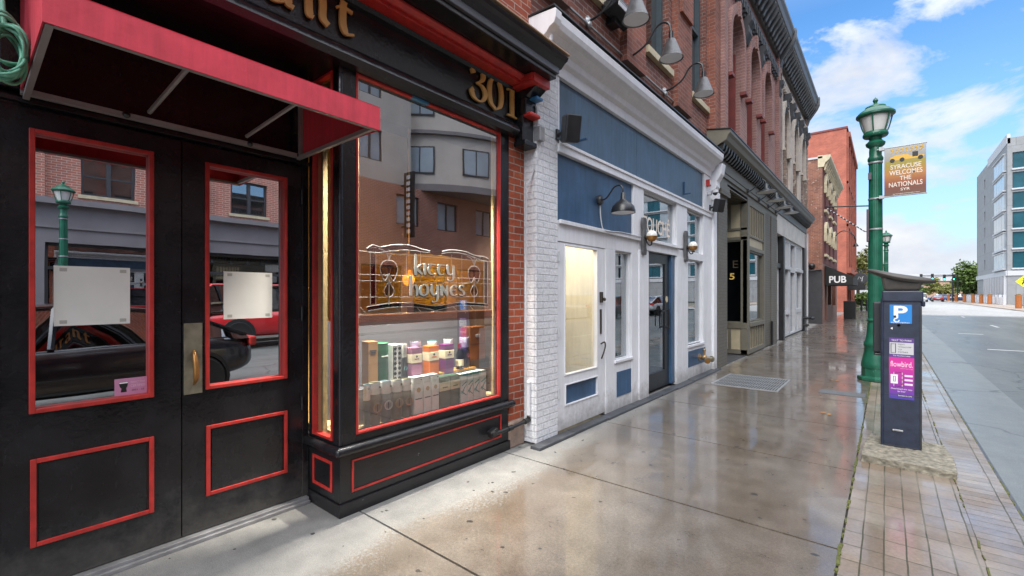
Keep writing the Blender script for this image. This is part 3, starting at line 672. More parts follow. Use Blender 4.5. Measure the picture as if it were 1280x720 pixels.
mb = MB(); mb.box(xf,xf+.0025,yl,yr,2.441,2.459); mb.build('hem', paint('awning_hem',(.50,.035,.055),.8,.2,.4,5,streak=.2), aw)
mb = MB(FE(xf))
for y in (.62,1.07): mb.ubox(y,y+.02,2.46,2.567,0,.0018)
mb.build('seam', M['awnred'], aw)
fr = MB(); fr.box(xb-.02,xb+.02,yl,yr,2.463,2.488)
fr.box(xb,xf-.01,yl+.008,yl+.03,2.44,2.462).box(xb,xf-.01,yr-.03,yr-.008,2.448,2.472)
for y in (.66,1.16): fr.tube([(xf-.015,y,2.56),(xb+.02,y,2.52)],.012,6)
fr.box(xb+.02,xb+.05,yr-.03,yr-.008,2.47,2.85); fr.box(xf-.03,xf-.008,yl+.01,yr-.01,2.442,2.46)
fr.build('awning_frame', M['awnframe'], aw)
bs = MB()
for y in (.56,1.18,1.5): bs.lathe([(.018,0),(.016,.006),(.008,.014),(0,.016)],(xb+.02,y,2.476),12,Matrix.Rotation(R(90),3,'Y').to_euler())
bs.build('bolt', M['iron'], aw, smooth=40)
# wall pipe feeding the pub riser
pp = thing('standpipe','black iron pipe with valve running from the bay base round the brick pier','pipe',(-2.75,3.36,.2))
q = catmull([(-2.76,3.05,.225),(-2.755,3.3,.23),(-2.752,3.55,.245)],4); mb = MB(); mb.tube(q,.019,10); mb.cyl((-2.755,3.27,.229),(-2.754,3.33,.231),.026); mb.cyl((-2.752,3.52,.243),(-2.752,3.575,.247),.027); mb.sphere((-2.75,3.58,.25),.026)
mb.cyl((-2.75,3.58,.25),(-2.75,3.582,.30),.022); mb.build('iron_pipe', M['iron'], pp, smooth=50)
mb = MB(); mb.obox((-2.775,3.08,.235),(.06,.09,.06),Matrix.Rotation(.3,3,'X').to_quaternion()).cyl((-2.775,3.08,.24),(-2.72,3.05,.24),.02); mb.build('valve', M['iron'], pp, bevel=.006)
mb = MB(); mb.cyl((-2.75,3.582,.28),(-2.75,3.582,.62),.022).cyl((-2.75,3.582,.62),(-2.75,3.68,.63),.02); mb.sphere((-2.75,3.582,.622),.026); mb.build('white_pipe', M['white'], pp, smooth=50)

# loose things on the doors
def papers(y0,y1,z0,z1,label):
    o = thing('paper_notice', label, 'paper', (XD-.031,(y0+y1)/2,z0)); MB(FE(XD)).ubox(y0,y1,z0,z1,-.0318,-.030).build('sheet', M['paper'], o)
    t = MB(FE(XD))
    for u in (y0+.035,y1-.03):
        for v in (z0+.02,z1-.02): t.ubox(u-.014,u+.014,v-.009,v+.009,-.030,-.0296)
    t.build('tape', flat('tape'+str(y0),(.40,.40,.36),.3), o)
papers(.29,.593,1.337,1.648,'large blank sheet of paper taped to the glass of the left pub door')
papers(1.06,1.358,1.34,1.648,'smaller square blank paper taped inside the right pub door above the brass handle')
st = thing('door_sticker','small pink sticker with dark pint glass emblem at the bottom of the door glass','sticker',(XD-.03,.6,.93))
F = FE(XD)
MB(F).ubox(.527,.668,.937,1.030,-.0318,-.0300).build('sticker_sheet', M['pink'], st)
MB(F).prism([(0,0)]*3,'x',0,0) if False else None
mb = MB(F); p = [(.545,1.01),(.585,1.01),(.581,.985),(.576,.975),(.579,.955),(.553,.955),(.556,.975),(.549,.985)]
mb.add([(a,-.0298,b) for a,b in p]+[(a,-.0292,b) for a,b in p],[tuple(range(8)),tuple(range(15,7,-1))]); mb.build('pint_emblem', M['blackline'], st)
MB(F).ubox(.547,.583,1.003,1.009,-.0291,-.0287).build('pint_head', M['lettering'], st)
text('sticker_text','CERTIFIED',F,.596,.660,.978,.992,-.0297,flat('pale_pink',(.75,.5,.62)),st,.0004); text('sticker_text','2021 - 23',F,.60,.655,.957,.965,-.0297,M['blackline'],st,.0004)
text('sticker_text','PERFECT PINT',F,.596,.660,1.0,1.01,-.0297,flat('pale_pink_ink',(.75,.5,.62)),st,.0004)
# hose
hs = MB()
for k in range(13):
    c = Vector((-2.70+random.uniform(-.03,.03), .105+random.uniform(-.012,.012), 2.47+random.uniform(-.02,.02))); ry = .052+random.uniform(-.012,.02); rz = .10+random.uniform(-.03,.03); tw = random.uniform(-.25,.25)
    pts = [c+Vector((.03*math.sin(a*2+k), ry*math.cos(a)+tw*rz*math.sin(a)*.5, rz*math.sin(a))) for a in [2*math.pi*i/28 for i in range(28)]]
    hs.tube(pts,.0058,8,True)
hs.tube(catmull([(-2.70,.10,2.57),(-2.72,.095,2.66),(-2.8,.09,2.9),(-2.79,.09,3.0)],5),.009,8)
hs.tube(catmull([(-2.68,.09,2.56),(-2.66,.14,2.53),(-2.67,.17,2.50),(-2.69,.16,2.49)],5),.0075,8)
hs.build('garden_hose', M['hose'], loc=(-2.7,.1,2.36), smooth=60, label='coiled green hose hanging at the left end of the red awning', cat='hose')
# junction box and conduit on the white pier
jb = thing('junction_box','grey electrical junction box with thin conduit on the white brick pier','junction box',(-2.65,3.62,3.0))
MB().box(-2.70,-2.62,3.60,3.68,3.02,3.16).build('box', M['galv'], jb, bevel=.004)
MB().tube(catmull([(-2.66,3.61,3.16),(-2.655,3.60,3.3),(-2.66,3.58,3.36)],5),.010,8).tube(catmull([(-2.66,3.645,3.02),(-2.66,3.645,2.9),(-2.70,3.56,2.66),(-2.71,3.50,2.55),(-2.71,3.49,2.4),(-2.71,3.49,.3)],6),.007,8).build('conduit', M['palegrey'], jb, smooth=60)
# ------------------------------------------------------------------ window display: every carton, tube and bottle its own thing
def carton(name, label, cat, y0, y1, z0, z1, xf, col, bands=(), tube=False, group=None, art=None, depth=None):
    w = y1-y0; d = depth or min(.1,w*.95); xc = xf-d/2; yc = (y0+y1)/2
    r = thing(name, label, cat, (xc,yc,z0), group); g = .004
    def ring(za,zb,mat,nm,grow):
        mb = MB()
        if tube: mb.lathe([(w/2-.004+grow,za),(w/2-.003+grow,za+.0015),(w/2-.003+grow,zb-.0015),(w/2-.005+grow,zb)],(xc,yc,0),24)
        else: mb.box(xc-d/2-grow,xc+d/2+grow,y0+g-grow,y1-g+grow,za,zb)
        return mb.build(nm, mat, r, smooth=40 if tube else 0, bevel=0 if tube else .002)
    ring(z0,z1,col,'tube' if tube else 'box',0)
    h = z1-z0
    for (a,b,m,nm) in bands: ring(z0+h*a,z0+h*b,m,nm,.0015)
    if art:
        for kind,va,ua,ra,m in art:   # disc / bar on the front
            if kind=='disc':
                mb = MB(); u=yc+ua*w; v=z0+va*h
                if tube:
                    for s in range(18):
                        a0=2*math.pi*s/18
                    mb.lathe([(ra*w,-.002),(ra*w,.0015),(ra*w*.8,.0016),(ra*w*.8,-.002)],(xf-.001+.0015-abs(ua)*.01,u,v),20,Matrix.Rotation(R(90),3,'Y').to_euler())
                else: mb.lathe([(ra*w,0),(ra*w,.002)],(xf,u,v),20,Matrix.Rotation(R(90),3,'Y').to_euler())
                mb.build('label_mark', m, r)
            else:
                MB(FE(xf)).ubox(yc+ua*w-ra*w,yc+ua*w+ra*w,z0+va*h-.004,z0+va*h+.004,-.01,.0022).build('label_line', m, r)
    return r
c_ = lambda n,c: M.setdefault(n, paint(n,c,.45,.08,0))
W_ = c_('card_white',(.84,.86,.83)); OL=c_('card_olive',(.07,.065,.025)); SL=c_('card_slate',(.07,.105,.12)); TE=c_('card_teal',(.02,.09,.10)); CR=c_('card_cream',(.74,.66,.46))
GD=c_('card_green',(.015,.06,.03)); GO=c_('card_gold',(.45,.30,.10)); BK=c_('card_black',(.02,.02,.022)); TN=c_('card_tan',(.36,.19,.06)); GR=c_('card_emerald',(.012,.17,.06)); MV=c_('card_mauve',(.24,.10,.17)); OR=c_('card_orange',(.55,.13,.008)); PU=c_('card_purple',(.12,.012,.11)); LV=c_('card_lavender',(.48,.46,.62)); AQ=c_('card_aqua',(.15,.42,.42)); BR=c_('card_brown',(.20,.055,.02))
TUB='whisky tubes standing in the pub window'; BX='cartons standing in the pub window'
XF=-2.925
carton('whisky_tube','narrow teal tube with white top, leftmost of the front row in the window','tube',1.862,1.915,.527,.84,XF,TE,[(.62,.995,W_,'label_band')],True,TUB,[('disc',.9,0,.13,BK)])
carton('whisky_tube','olive tube with white top and ring mark, beside the narrow teal tube','tube',1.92,2.008,.527,.842,XF,OL,[(.72,.995,W_,'label_band')],True,TUB,[('disc',.4,0,.40,GO),('disc',.88,.2,.10,GD)])
carton('whisky_tube','slate blue tube with white top between two olive tubes in the front row','tube',2.016,2.106,.527,.836,XF,SL,[(.70,.995,W_,'label_band')],True,TUB,[('disc',.42,0,.40,W_),('disc',.88,.2,.10,GD)])
carton('whisky_tube','olive tube with white top just right of the slate blue tube','tube',2.115,2.205,.527,.832,XF,OL,[(.70,.995,W_,'label_band')],True,TUB,[('disc',.42,0,.40,GO),('disc',.88,.2,.10,GD)])
carton('whisky_tube','olive tube with white top touching the tall white cartons','tube',2.212,2.294,.527,.826,XF,OL,[(.70,.995,W_,'label_band')],True,TUB,[('disc',.42,0,.40,GO),('disc',.88,.2,.10,GD)])
for (a,b,l) in ((2.302,2.394,'tall white carton with gold disc, nearest the olive tubes'),(2.40,2.482,'tall white carton with gold disc, middle one of three'),(2.488,2.568,'tall white carton with gold disc beside the dark green cartons')):
    carton('white_carton',l,'carton',a,b,.527,.826,XF,W_,[(.985,.999,SL,'lid_edge')],False,BX,[('disc',.66,0,.22,GO),('bar',.42,0,.36,BK),('bar',.93,.28,.06,BK)])
for (a,b,l) in ((2.575,2.692,'dark green carton with cream label beside the white gold-disc cartons'),(2.696,2.812,'dark green carton with cream label beside the aqua patterned cartons')):
    carton('green_carton',l,'carton',a,b,.527,.79,XF,GD,[(.55,.84,CR,'label_band')],False,BX,[('bar',.66,0,.25,GD)])
for i,(a,b,l) in enumerate(((2.818,2.896,'white and aqua carton touching the dark green ones'),(2.902,2.978,'second white and aqua carton from the dark green ones'),(2.984,3.064,'second white and aqua carton from the right end of the front row'),(3.07,3.156,'rightmost white and aqua carton of the front row'))):
    r = carton('aqua_carton',l,'carton',a,b,.527,.784,XF,W_,[(.93,.999,AQ,'lid_edge')],False,BX)
    mb = MB(FE(XF+.001)); w=b-a
    for (p,q) in (((.1,.35),(.9,.62)),((.1,.42),(.9,.25)),((.15,.6),(.9,.72)),((.3,.3),(.6,.55))): mb.stroke([(a+w*p[0],.527+.257*p[1]),(a+w*q[0],.527+.257*q[1])],.012,R(90),0,.0015,.6)
    mb.build('pattern',AQ,r)
XR=-3.035; ZB=.791
carton('tan_carton','tan carton with dark label, leftmost at the back of the window','carton',1.952,2.045,ZB+.0,1.138,XR,TN,[],False,BX,[('bar',.8,0,.3,BK),('bar',.76,0,.2,BK)])
carton('green_tube','bright green tube with pale lettering at the back left of the window','tube',2.052,2.162,ZB,1.118,XR,GR,[(.955,.995,c_('card_deepgreen',(.01,.09,.035)),'lid')],True,TUB,[('bar',.68,0,.28,W_)])
r = carton('patterned_carton','black and white scroll patterned carton at the back of the window','carton',2.172,2.268,ZB,1.096,XR,W_,[],False,BX)
mb = MB(FE(XR+.001)); mb.frame(2.18,2.26,.80,1.088,.006,0,.0014)
for k in range(7):
    for s in (2.20,2.24): mb.lathe([(.014,0),(.014,.0016),(.008,.0016),(.008,0)],(s,0,.825+k*.04),12,Matrix.Rotation(R(-90),3,'X').to_euler())
mb.build('pattern',BK,r)
carton('whisky_tube','dark tube with white top behind the mauve carton','tube',2.27,2.352,ZB,1.10,XR-.02,BK,[(.62,.98,W_,'label_band')],True,TUB,[('disc',.32,.1,.2,AQ)])
def cream(n,l,a,b,z1,m): return carton(n,l,'carton',a,b,ZB,z1,XR+.014,m,[(.52,.80,CR,'label_band')],False,BX,[('bar',.64,0,.22,m),('disc',.72,0,.09,BK)],depth=.085)
cream('mauve_carton','mauve carton with cream label at the back of the window',2.35,2.46,1.056,MV)
carton('whisky_tube','dark tube with lavender top between the mauve and orange cartons','tube',2.436,2.53,ZB,1.102,XR-.055,BK,[(.6,.98,LV,'label_band')],True,TUB,[('disc',.35,.2,.2,c_('card_red',(.4,.03,.04)))])
cream('orange_carton','orange carton with cream label at the back of the window',2.533,2.652,1.054,OR)
carton('whisky_tube','teal tube with white top between the orange and purple cartons','tube',2.622,2.712,ZB,1.088,XR-.055,TE,[(.62,.98,W_,'label_band')],True,TUB)
cream('purple_carton','dark purple carton with cream label at the back of the window',2.715,2.83,1.054,PU)
carton('whisky_tube','dark tube with white top between the purple carton and the wine bottle','tube',2.81,2.90,.809,1.094,XR-.05,BK,[(.60,.98,W_,'label_band')],True,TUB)
b = thing('wine_bottle','dark glass bottle with cream label on the ochre board in the window','bottle',(-3.06,2.93,.809))
MB().lathe([(.036,.809),(.038,.813),(.038,.935),(.033,.955),(.016,.985),(.013,1.03),(.015,1.03),(.015,1.043),(0,1.043)],(-3.06,2.935,0),24).build('bottle_glass', flat('bottle_glass',(.012,.012,.015),.08), b, smooth=50)
MB().lathe([(.0386,.84),(.0387,.90)],(-3.06,2.935,0),24).build('label_band',CR,b); MB().lathe([(.0155,1.0),(.0158,1.044),(0,1.0445)],(-3.06,2.935,0),16).build('foil',c_('foil_red',(.2,.02,.03)),b)
carton('whisky_tube','dark tube with lavender top beside the brown wooden case','tube',2.975,3.07,.809,1.10,XR-.01,BK,[(.66,.98,LV,'label_band')],True,TUB,[('disc',.4,.15,.2,c_('card_rose',(.4,.1,.12)))])
cs = thing('wooden_case','brown wooden presentation case hung at the right side of the window','case',(-3.1,3.17,.87)); MB().box(-3.16,-3.05,3.06,3.27,.87,1.19).build('box',M['wood'],cs,bevel=.004)
MB(FE(-3.05)).ubox(3.14,3.2,1.085,1.115,-.003,.003).build('clasp',M['alu'],cs,bevel=.003); MB(FE(-3.05)).ubox(3.062,3.268,1.02,1.024,-.003,.001).build('lid_seam',BK,cs)
# stained-glass panel
sg = thing('stained_glass_panel','stained glass panel with pale Celtic lettering and amber panes hanging in the pub window','stained glass',(-2.9,2.48,1.355))
FX = FE(-2.9)
def blob(poly, mat, nm, w=0.0, t=.003, parent=sg):
    n=len(poly); mb = MB(FX); mb.add([(u,w+t,v) for u,v in poly]+[(u,w,v) for u,v in poly],[tuple(range(n)),tuple(range(2*n-1,n-1,-1))]+[(i,(i+1)%n,n+(i+1)%n,n+i) for i in range(n)])
    return mb.build(nm, mat, parent)
def cm(pts,n=6,closed=False): return [(p.x,p.y) for p in catmull([(a,b,0) for a,b in pts],n,closed)]
top = [(1.85,1.83),(1.90,1.862),(1.97,1.852),(2.08,1.878),(2.23,1.888),(2.36,1.865),(2.44,1.858)]; topb=[(1.86,1.805),(1.94,1.808),(2.05,1.828),(2.2,1.848),(2.34,1.845),(2.43,1.842)]
top2=[(2.57,1.865),(2.68,1.885),(2.84,1.882),(2.97,1.855),(3.08,1.852),(3.15,1.835)]; top2b=[(2.56,1.845),(2.68,1.862),(2.84,1.858),(2.97,1.833),(3.08,1.812),(3.145,1.812)]
bot=[(1.85,1.41),(1.94,1.422),(2.08,1.435),(2.26,1.432),(2.40,1.412),(2.49,1.405)]; botb=[(1.86,1.38),(2.0,1.397),(2.17,1.405),(2.31,1.398),(2.44,1.378),(2.49,1.362)]
bot2=[(2.49,1.405),(2.58,1.41),(2.77,1.43),(3.0,1.42),(3.14,1.41)]; bot2b=[(2.49,1.362),(2.55,1.372),(2.77,1.402),(3.0,1.395),(3.14,1.382)]
bands=[(top,topb),(top2,top2b),(bot,botb),(bot2,bot2b)]
for a,b in bands: blob(cm(a)+cm(b)[::-1], M['darkcame'],'border_glass',.004)
for a in ([(1.88,1.81),(1.925,1.81),(1.925,1.43),(1.88,1.43)],[(3.085,1.81),(3.135,1.81),(3.135,1.41),(3.085,1.41)]): blob(a,M['darkcame'],'border_glass',.004)
blob(cm([(2.43,1.855),(2.46,1.88),(2.50,1.895),(2.54,1.88),(2.57,1.855),(2.54,1.83),(2.50,1.822),(2.46,1.83)],4,True),M['darkcame'],'medallion',.008)
blob([(1.925,1.80),(2.43,1.83),(2.57,1.83),(3.085,1.80),(3.085,1.42),(2.49,1.40),(1.925,1.42)],M['amber'],'amber_glass',-.002)
came = MB(FX)
def line(pts,r=.0035,closed=False): came.tube([(u,.008,v) for u,v in pts],r,6,closed)
for a,b in bands: line(cm(a)); line(cm(b))
for x in (1.88,1.925,3.085,3.135): line([(x,1.42),(x,1.815)])
for v in (1.81,1.645,1.60,1.48): line([(1.785,v),(3.2,v)],.0025)
for u in (2.20,2.34,2.68,2.80): line([(u,1.60),(u,1.845)],.0022)
for u,v in ((1.80,1.41),(1.95,1.36),(2.1,1.40),(2.3,1.40),(2.7,1.39),(2.9,1.40)): line([(u,v),(u+.05,1.355)],.0025)
line([(1.785,1.357),(3.2,1.357)],.003)
for sx,c0 in ((1,2.04),(-1,2.955)):
    for s in (-1,1):
        blob(cm([(c0+s*.012,1.75),(c0+s*.05,1.745),(c0+s*.078,1.69),(c0+s*.04,1.605),(c0+s*.012,1.65)],5,True),M['paleglass'],'petal_glass',.004)
        blob(cm([(c0+s*.008,1.585),(c0+s*.042,1.53),(c0+s*.02,1.49),(c0+s*.006,1.52)],5,True),M['paleglass'],'petal_glass',.004)
        line(cm([(c0,1.76),(c0+s*.05,1.745),(c0+s*.078,1.69),(c0+s*.04,1.605),(c0,1.655)],5)); line(cm([(c0,1.60),(c0+s*.045,1.53),(c0+s*.02,1.485),(c0,1.48)],5))
        line(cm([(c0,1.755),(c0+s*.03,1.82),(c0+s*.09,1.84)],5))
    blob(cm([(c0,1.752),(c0-.018,1.70),(c0,1.65),(c0+.018,1.70)],5,True),M['redglass'],'ruby_drop',.006)
    line([(c0,1.42),(c0,1.66)],.004); line([(c0,1.75),(c0,1.84)],.003)
came.build('lead_came', M['lead'], sg, smooth=50)
lt = MB(FX); dk = MB(FX)
def word(s,x,v,sx,sy,wid):
    for ch in s:
        gl(lt,G[ch],x,v,sx,sy,wid,R(12),.012,.016,.34); gl(dk,G[ch],x-.003,v-.004,sx,sy,wid+.009,R(12),.009,.012,.5)
        x += {'k':.85,'i':.36,'t':.92,'y':1.02,'h':.95,'o':1.02,'n':1.0,'e':.95,'s':.8}[ch]*sx
word('kitty',2.275,1.665,.112,.085,.026); word('hoynes',2.228,1.49,.108,.090,.026)
dk.build('lettering_outline', M['blackline'], sg); lt.build('lettering', M['lettering'], sg)
# lit lamp behind the stained glass
wl = thing('wall_lamp','glowing amber wall lamp behind the stained glass inside the pub','lamp',(-3.5,2.69,1.55))
MB().sphere((-3.5,2.69,1.64),.06,16).build('bulb_globe', flat('lit_amber',(1,.62,.2),.4,0,2.5), wl, smooth=60); MB().cyl((-3.5,2.69,1.70),(-3.5,2.69,3.36),.008).lathe([(.05,1.69),(.03,1.73),(.0,1.74)],(-3.5,2.69,0),16).build('hanger',M['bronze'],wl)
def lamp(loc,e,c,r=.06):
    l = bpy.data.lights.new('lamp','POINT'); l.energy=e; l.color=c; l.shadow_soft_size=r; o=bpy.data.objects.new('lamp',l); COL.objects.link(o); o.location=loc
lamp((-3.24,2.52,1.65),2.4,(1,.70,.26),.02); lamp((-5.2,2.4,2.9),9,(1,.62,.28),.05); pass
for yy in (2.0,2.75):  # unseen spots added above the bay pane to brighten the cartons and lettering
    l = bpy.data.lights.new('added_display_fill','SPOT'); l.energy=430; l.color=(1,.95,.88); l.spot_size=R(75); l.spot_blend=.8; l.shadow_soft_size=.04; o=bpy.data.objects.new('added_display_fill',l); COL.objects.link(o); o.location=(-2.866,yy,2.98); o.rotation_euler=(0,R(-0.0)+R(3.2),0)

# ------------------------------------------------------------------ white and blue shopfront
wb = thing('white_shopfront','white painted shopfront with blue panels under brown brick and chrome lamps','building',(-2.8,6.7,0))
XW = -2.67; F = FE(XW)
# brick upper storeys
FU = FE(-2.75)
wins = [(2.9,0,0)]
H = [(4.45,5.35,5.17,8.2),(6.45,7.35,5.17,8.2),(8.42,9.3,5.17,8.2)]
mb = MB(FU).wall(3.602,9.75,4.2,10.8,-.35,0,H); mb.build('brick_wall', M['brickB'], wb)
mb = MB(FU)
for a,b in ((3.61,4.2),(5.6,6.2),(7.5,8.2),(9.4,9.748)):
    mb.ubox(a,b,4.62 if a<9 else 4.25,10.78,.001,.10 if a<9 else .16); 
    if a<9: mb.ubox(a+.08,b-.08,6.2,10.7,.10,.15)
mb.build('brick_pilaster', M['brickBred'], wb)
mb = MB(FU)
for h in H: mb.ubox(h[0]-.06,h[1]+.06,5.06,5.168,-.1,.07)
mb.build('stone_sill', M['cream'], wb, bevel=.006)
for h in H:
    w = MB(FU).frame(h[0],h[1],h[2],h[3],.06,-.24,-.10).ubox(h[0]+.06,h[1]-.06,6.6,6.66,-.2,-.12).build('window', paint('slate_blue_frame'+str(h[0]),(.06,.085,.10),.5), wb)
    MB(FU).ubox(h[0]+.05,h[1]-.05,h[2]+.05,h[3]-.05,-.19,-.185).build('pane', M['darkglass'], w)
MB().box(-9,-2.8,3.65,9.7,10.6,10.8).box(-9,-8.7,3.65,9.7,.0,10.6).build('roof', M['darkgrey'], wb)
# white brick pier and party return
mb = MB(F); mb.ubox(3.603,3.985,.02,3.9,-.5,0); mb.ubox(3.6025,3.70,.03,4.05,-.45,.012) if False else None
mb.build('white_brick_pier', M['whitebrick'], wb, bevel=.006)
MB(FE(-2.815)).ubox(3.44,3.602,.28,3.42,-.04,.06).build('white_pier_return', M['whitebrick'], wb, bevel=.006) if False else None
# carcass: rails, posts
mb = MB(F)
mb.ubox(3.985,9.62,3.80,4.0,-.12,.0)            # frieze
mb.ubox(3.985,9.62,3.005,3.12,-.12,.02); mb.ubox(3.985,9.62,3.085,3.12,.0,.035)
mb.ubox(5.84,6.18,2.28,3.005,-.12,.0); mb.ubox(7.50,8.0,2.28,3.005,-.12,.0); mb.ubox(8.9,9.62,2.25,3.005,-.12,.0)
mb.ubox(8.95,9.62,3.12,3.80,-.12,.0); mb.ubox(3.985,4.012,3.12,3.8,-.12,.004)
mb.ubox(3.985,5.97,2.065,2.285,-.12,-.004); mb.ubox(4.0,6.02,2.25,2.292,0,.03)
mb.ubox(5.97,6.185,2.12,2.29,-.12,-.002); mb.ubox(6.185,7.5,2.135,2.30,-.12,.012); mb.ubox(6.15,7.55,2.255,2.30,.012,.05); mb.ubox(7.5,9.62,2.12,2.25,-.12,.0)
mb.ubox(5.05,5.30,.02,2.065,-.12,0); mb.ubox(5.785,5.99,.02,2.065,-.12,0); mb.ubox(5.30,5.785,.02,.64,-.12,-.004); mb.ubox(5.99,6.31,.02,2.12,-.12,.02)
mb.ubox(7.46,7.99,.02,2.12,-.12,.02); mb.ubox(8.90,9.62,.02,2.12,-.12,0); mb.ubox(7.99,8.90,.02,.59,-.12,-.003); mb.ubox(7.95,8.95,.565,.605,-.01,.022)
mb.ubox(5.27,5.80,.62,.655,-.01,.018)
mb.ubox(9.42,9.62,.02,3.9,.0,.05)
mb.build('frame', M['white'], wb, bevel=.004)
# cornice
mb = MB()
pf = [(-2.67,3.80),(-2.655,3.80),(-2.645,3.90),(-2.60,3.93),(-2.585,3.99),(-2.54,4.02),(-2.50,4.06),(-2.45,4.08),(-2.43,4.13),(-2.425,4.20),(-2.435,4.215),(-2.75,4.24),(-2.75,3.82)]
mb.prism(pf,'y',3.66,9.36); mb.prism([(x+.02 if x>-2.6 else x,z+.003) for x,z in pf],'y',3.56,3.66)
cb_ = mb.build('cornice', M['white'], wb, bevel=.004)
mb = MB(); mb.prism([(-2.67,3.5),(-2.62,3.5),(-2.56,3.62),(-2.56,3.72),(-2.48,3.85),(-2.45,4.05),(-2.67,4.05)],'y',9.38,9.60); mb.box(-2.67,-2.55,9.40,9.58,3.36,3.5)
mb.prism([(-2.66,3.70),(-2.60,3.72),(-2.52,3.86),(-2.50,4.03),(-2.66,4.03)],'y',3.62,3.655)
mb.build('corbel', M['white'], cb_, bevel=.006)
MB().box(-2.80,-2.42,3.55,9.37,4.24,4.256).build('cornice_flashing', M['iron'], wb)
# blue panels
def panel(a,b,c,d,m,w=-.03): return MB(F).ubox(a,b,c,d,-.09,w).build('blue_panel', m, wb, bevel=.002)
panel(4.012,5.993,3.12,3.80,M['blue_l']); panel(5.999,8.95,3.12,3.80,M['blue_l']); panel(3.99,5.84,2.293,3.004,M['blue'])
panel(5.34,5.76,.18,.50,M['blue'],.003); panel(8.06,9.02,.22,.50,M['blue'],.003); panel(7.30,7.455,.06,2.13,M['blue'],-.02); panel(6.315,6.37,.06,2.13,M['blue'],-.02)
# left door
d = MB(F).wall(3.99,5.045,.05,2.06,-.06,-.012,[(4.135,4.835,.63,2.03),(4.15,4.855,.30,.515)]).build('door', M['white'], wb, bevel=.003)
t = MB(F); t.frame(4.125,4.845,.62,2.04,.012,-.012,-.002); t.frame(4.14,4.865,.29,.525,.012,-.012,-.002); t.build('door_bead', M['white'], d, bevel=.002)
MB(F).ubox(4.15,4.855,.30,.515,-.045,-.035).build('blue_door_panel', M['blue'], d); MB(F).ubox(4.13,4.84,.625,2.035,-.045,-.041).build('pane', M['warmglass'], d)
mb = MB(F); mb.ubox(4.905,4.945,1.40,1.53,-.012,.02); mb.sphere((4.95,.03,1.44),.022,10); mb.ubox(4.912,4.936,1.02,1.32,-.012,.006)
q = catmull([(4.915,.0,.90),(4.955,.03,.92),(4.965,.035,.87),(4.935,.03,.80),(4.915,.01,.72)],5); mb.tube(q,.010,8); mb.build('door_handle', M['bronze'] if False else paint('aged_bronze',(.05,.038,.03),.4,.2,.05,10,.4), d, bevel=.003)
mb = MB(F)
for v in (.45,1.1,1.9): mb.cyl((4.0,.004,v-.05),(4.0,.004,v+.05),.010)
mb.build('hinge', M['palegrey'], d)
# side window, transom, glazed door, right window
def shopwin(a,b,c,d_,fw=.03,w=-.05,mat=None):
    f = MB(F).frame(a,b,c,d_,fw,-.11,w).build('window', mat or M['white'], wb, bevel=.003)
    MB(F).ubox(a+fw*.7,b-fw*.7,c+fw*.7,d_-fw*.7,-.082,-.078).build('pane', M['glass'], f); return f
shopwin(5.30,5.785,.64,2.065,.018); shopwin(8.0,8.90,.605,2.12,.018); shopwin(8.0,8.90,2.25,2.99,.02); tw = shopwin(6.18,7.50,2.30,3.0,.018)
tt = text('window_lettering','TOUCHÉ',F,6.30,7.38,2.43,2.72,-.077,flat('cream_lettering',(.80,.70,.60),.5),tw,.002,.012)
d = MB(F).wall(6.385,7.285,.05,2.12,-.10,-.055,[(6.50,7.13,.30,1.98)]).build('door', M['iron'], wb, bevel=.003)
MB(F).ubox(6.49,7.14,.29,1.99,-.08,-.076).build('pane', M['glass'], d)
mb = MB(F)
for v in (.98,1.24): mb.ubox(7.14,7.17,v-.012,v+.012,-.055,-.0)
mb.tube([(7.155,.0,.95),(7.155,.0,1.27)],.012,8); mb.ubox(6.90,7.10,1.23,1.25,-.03,-.02); mb.ubox(6.90,6.92,1.0,1.25,-.03,-.02); mb.build('door_handle', M['iron'], d, bevel=.002)
MB(F).lathe([(.05,0),(.05,.004)],(7.09+.1,-.054,1.42),16,Matrix.Rotation(R(-90),3,'X').to_euler()).build('door_badge', M['cream'], d)
# interiors
mb = MB(); mb.box(-8,-2.9,5.3,9.55,-.02,.03).box(-6.0,-5.9,5.3,9.55,.03,3.8).box(-8,-2.85,5.3,9.55,3.72,3.8).box(-8,-2.85,9.5,9.6,.03,3.72)
mb.build('interior', paint('grey_interior',(.13,.15,.15),.8,.2,0,2), wb)
MB().box(-3.9,-2.85,5.14,5.2,.03,3.7).box(-4.02,-3.9,3.7,5.2,.03,3.7).box(-3.95,-2.85,3.66,3.72,.03,3.7).box(-3.95,-2.85,3.7,5.2,2.55,2.62).box(-3.95,-2.85,3.72,5.14,.0,.04).build('lobby', paint('cream_lobby_wall',(.74,.71,.62),.85,.08,0,2,streak=.1), wb)
lamp((-3.2,4.4,2.45),14,(1,.88,.68),.15)
MB().box(-2.87,-2.85,5.58,5.8,.66,2.06).box(-2.87,-2.85,8.42,8.9,.62,2.1).box(-2.87,-2.85,8.45,8.9,2.27,2.97).build('curtain', paint('pale_teal_curtain',(.42,.50,.49),.9,.1,0,2), wb)
# stone step
mb = MB(); x=3.5
while x < 9.6:
    L = random.uniform(.5,.9); mb.box(-2.67,-2.545+random.uniform(-.01,.02),x+.004,min(x+L,9.62),-.01,.028+random.uniform(-.004,.004)); x += L
mb.build('slate_step', M['slate'], wb, bevel=.008)
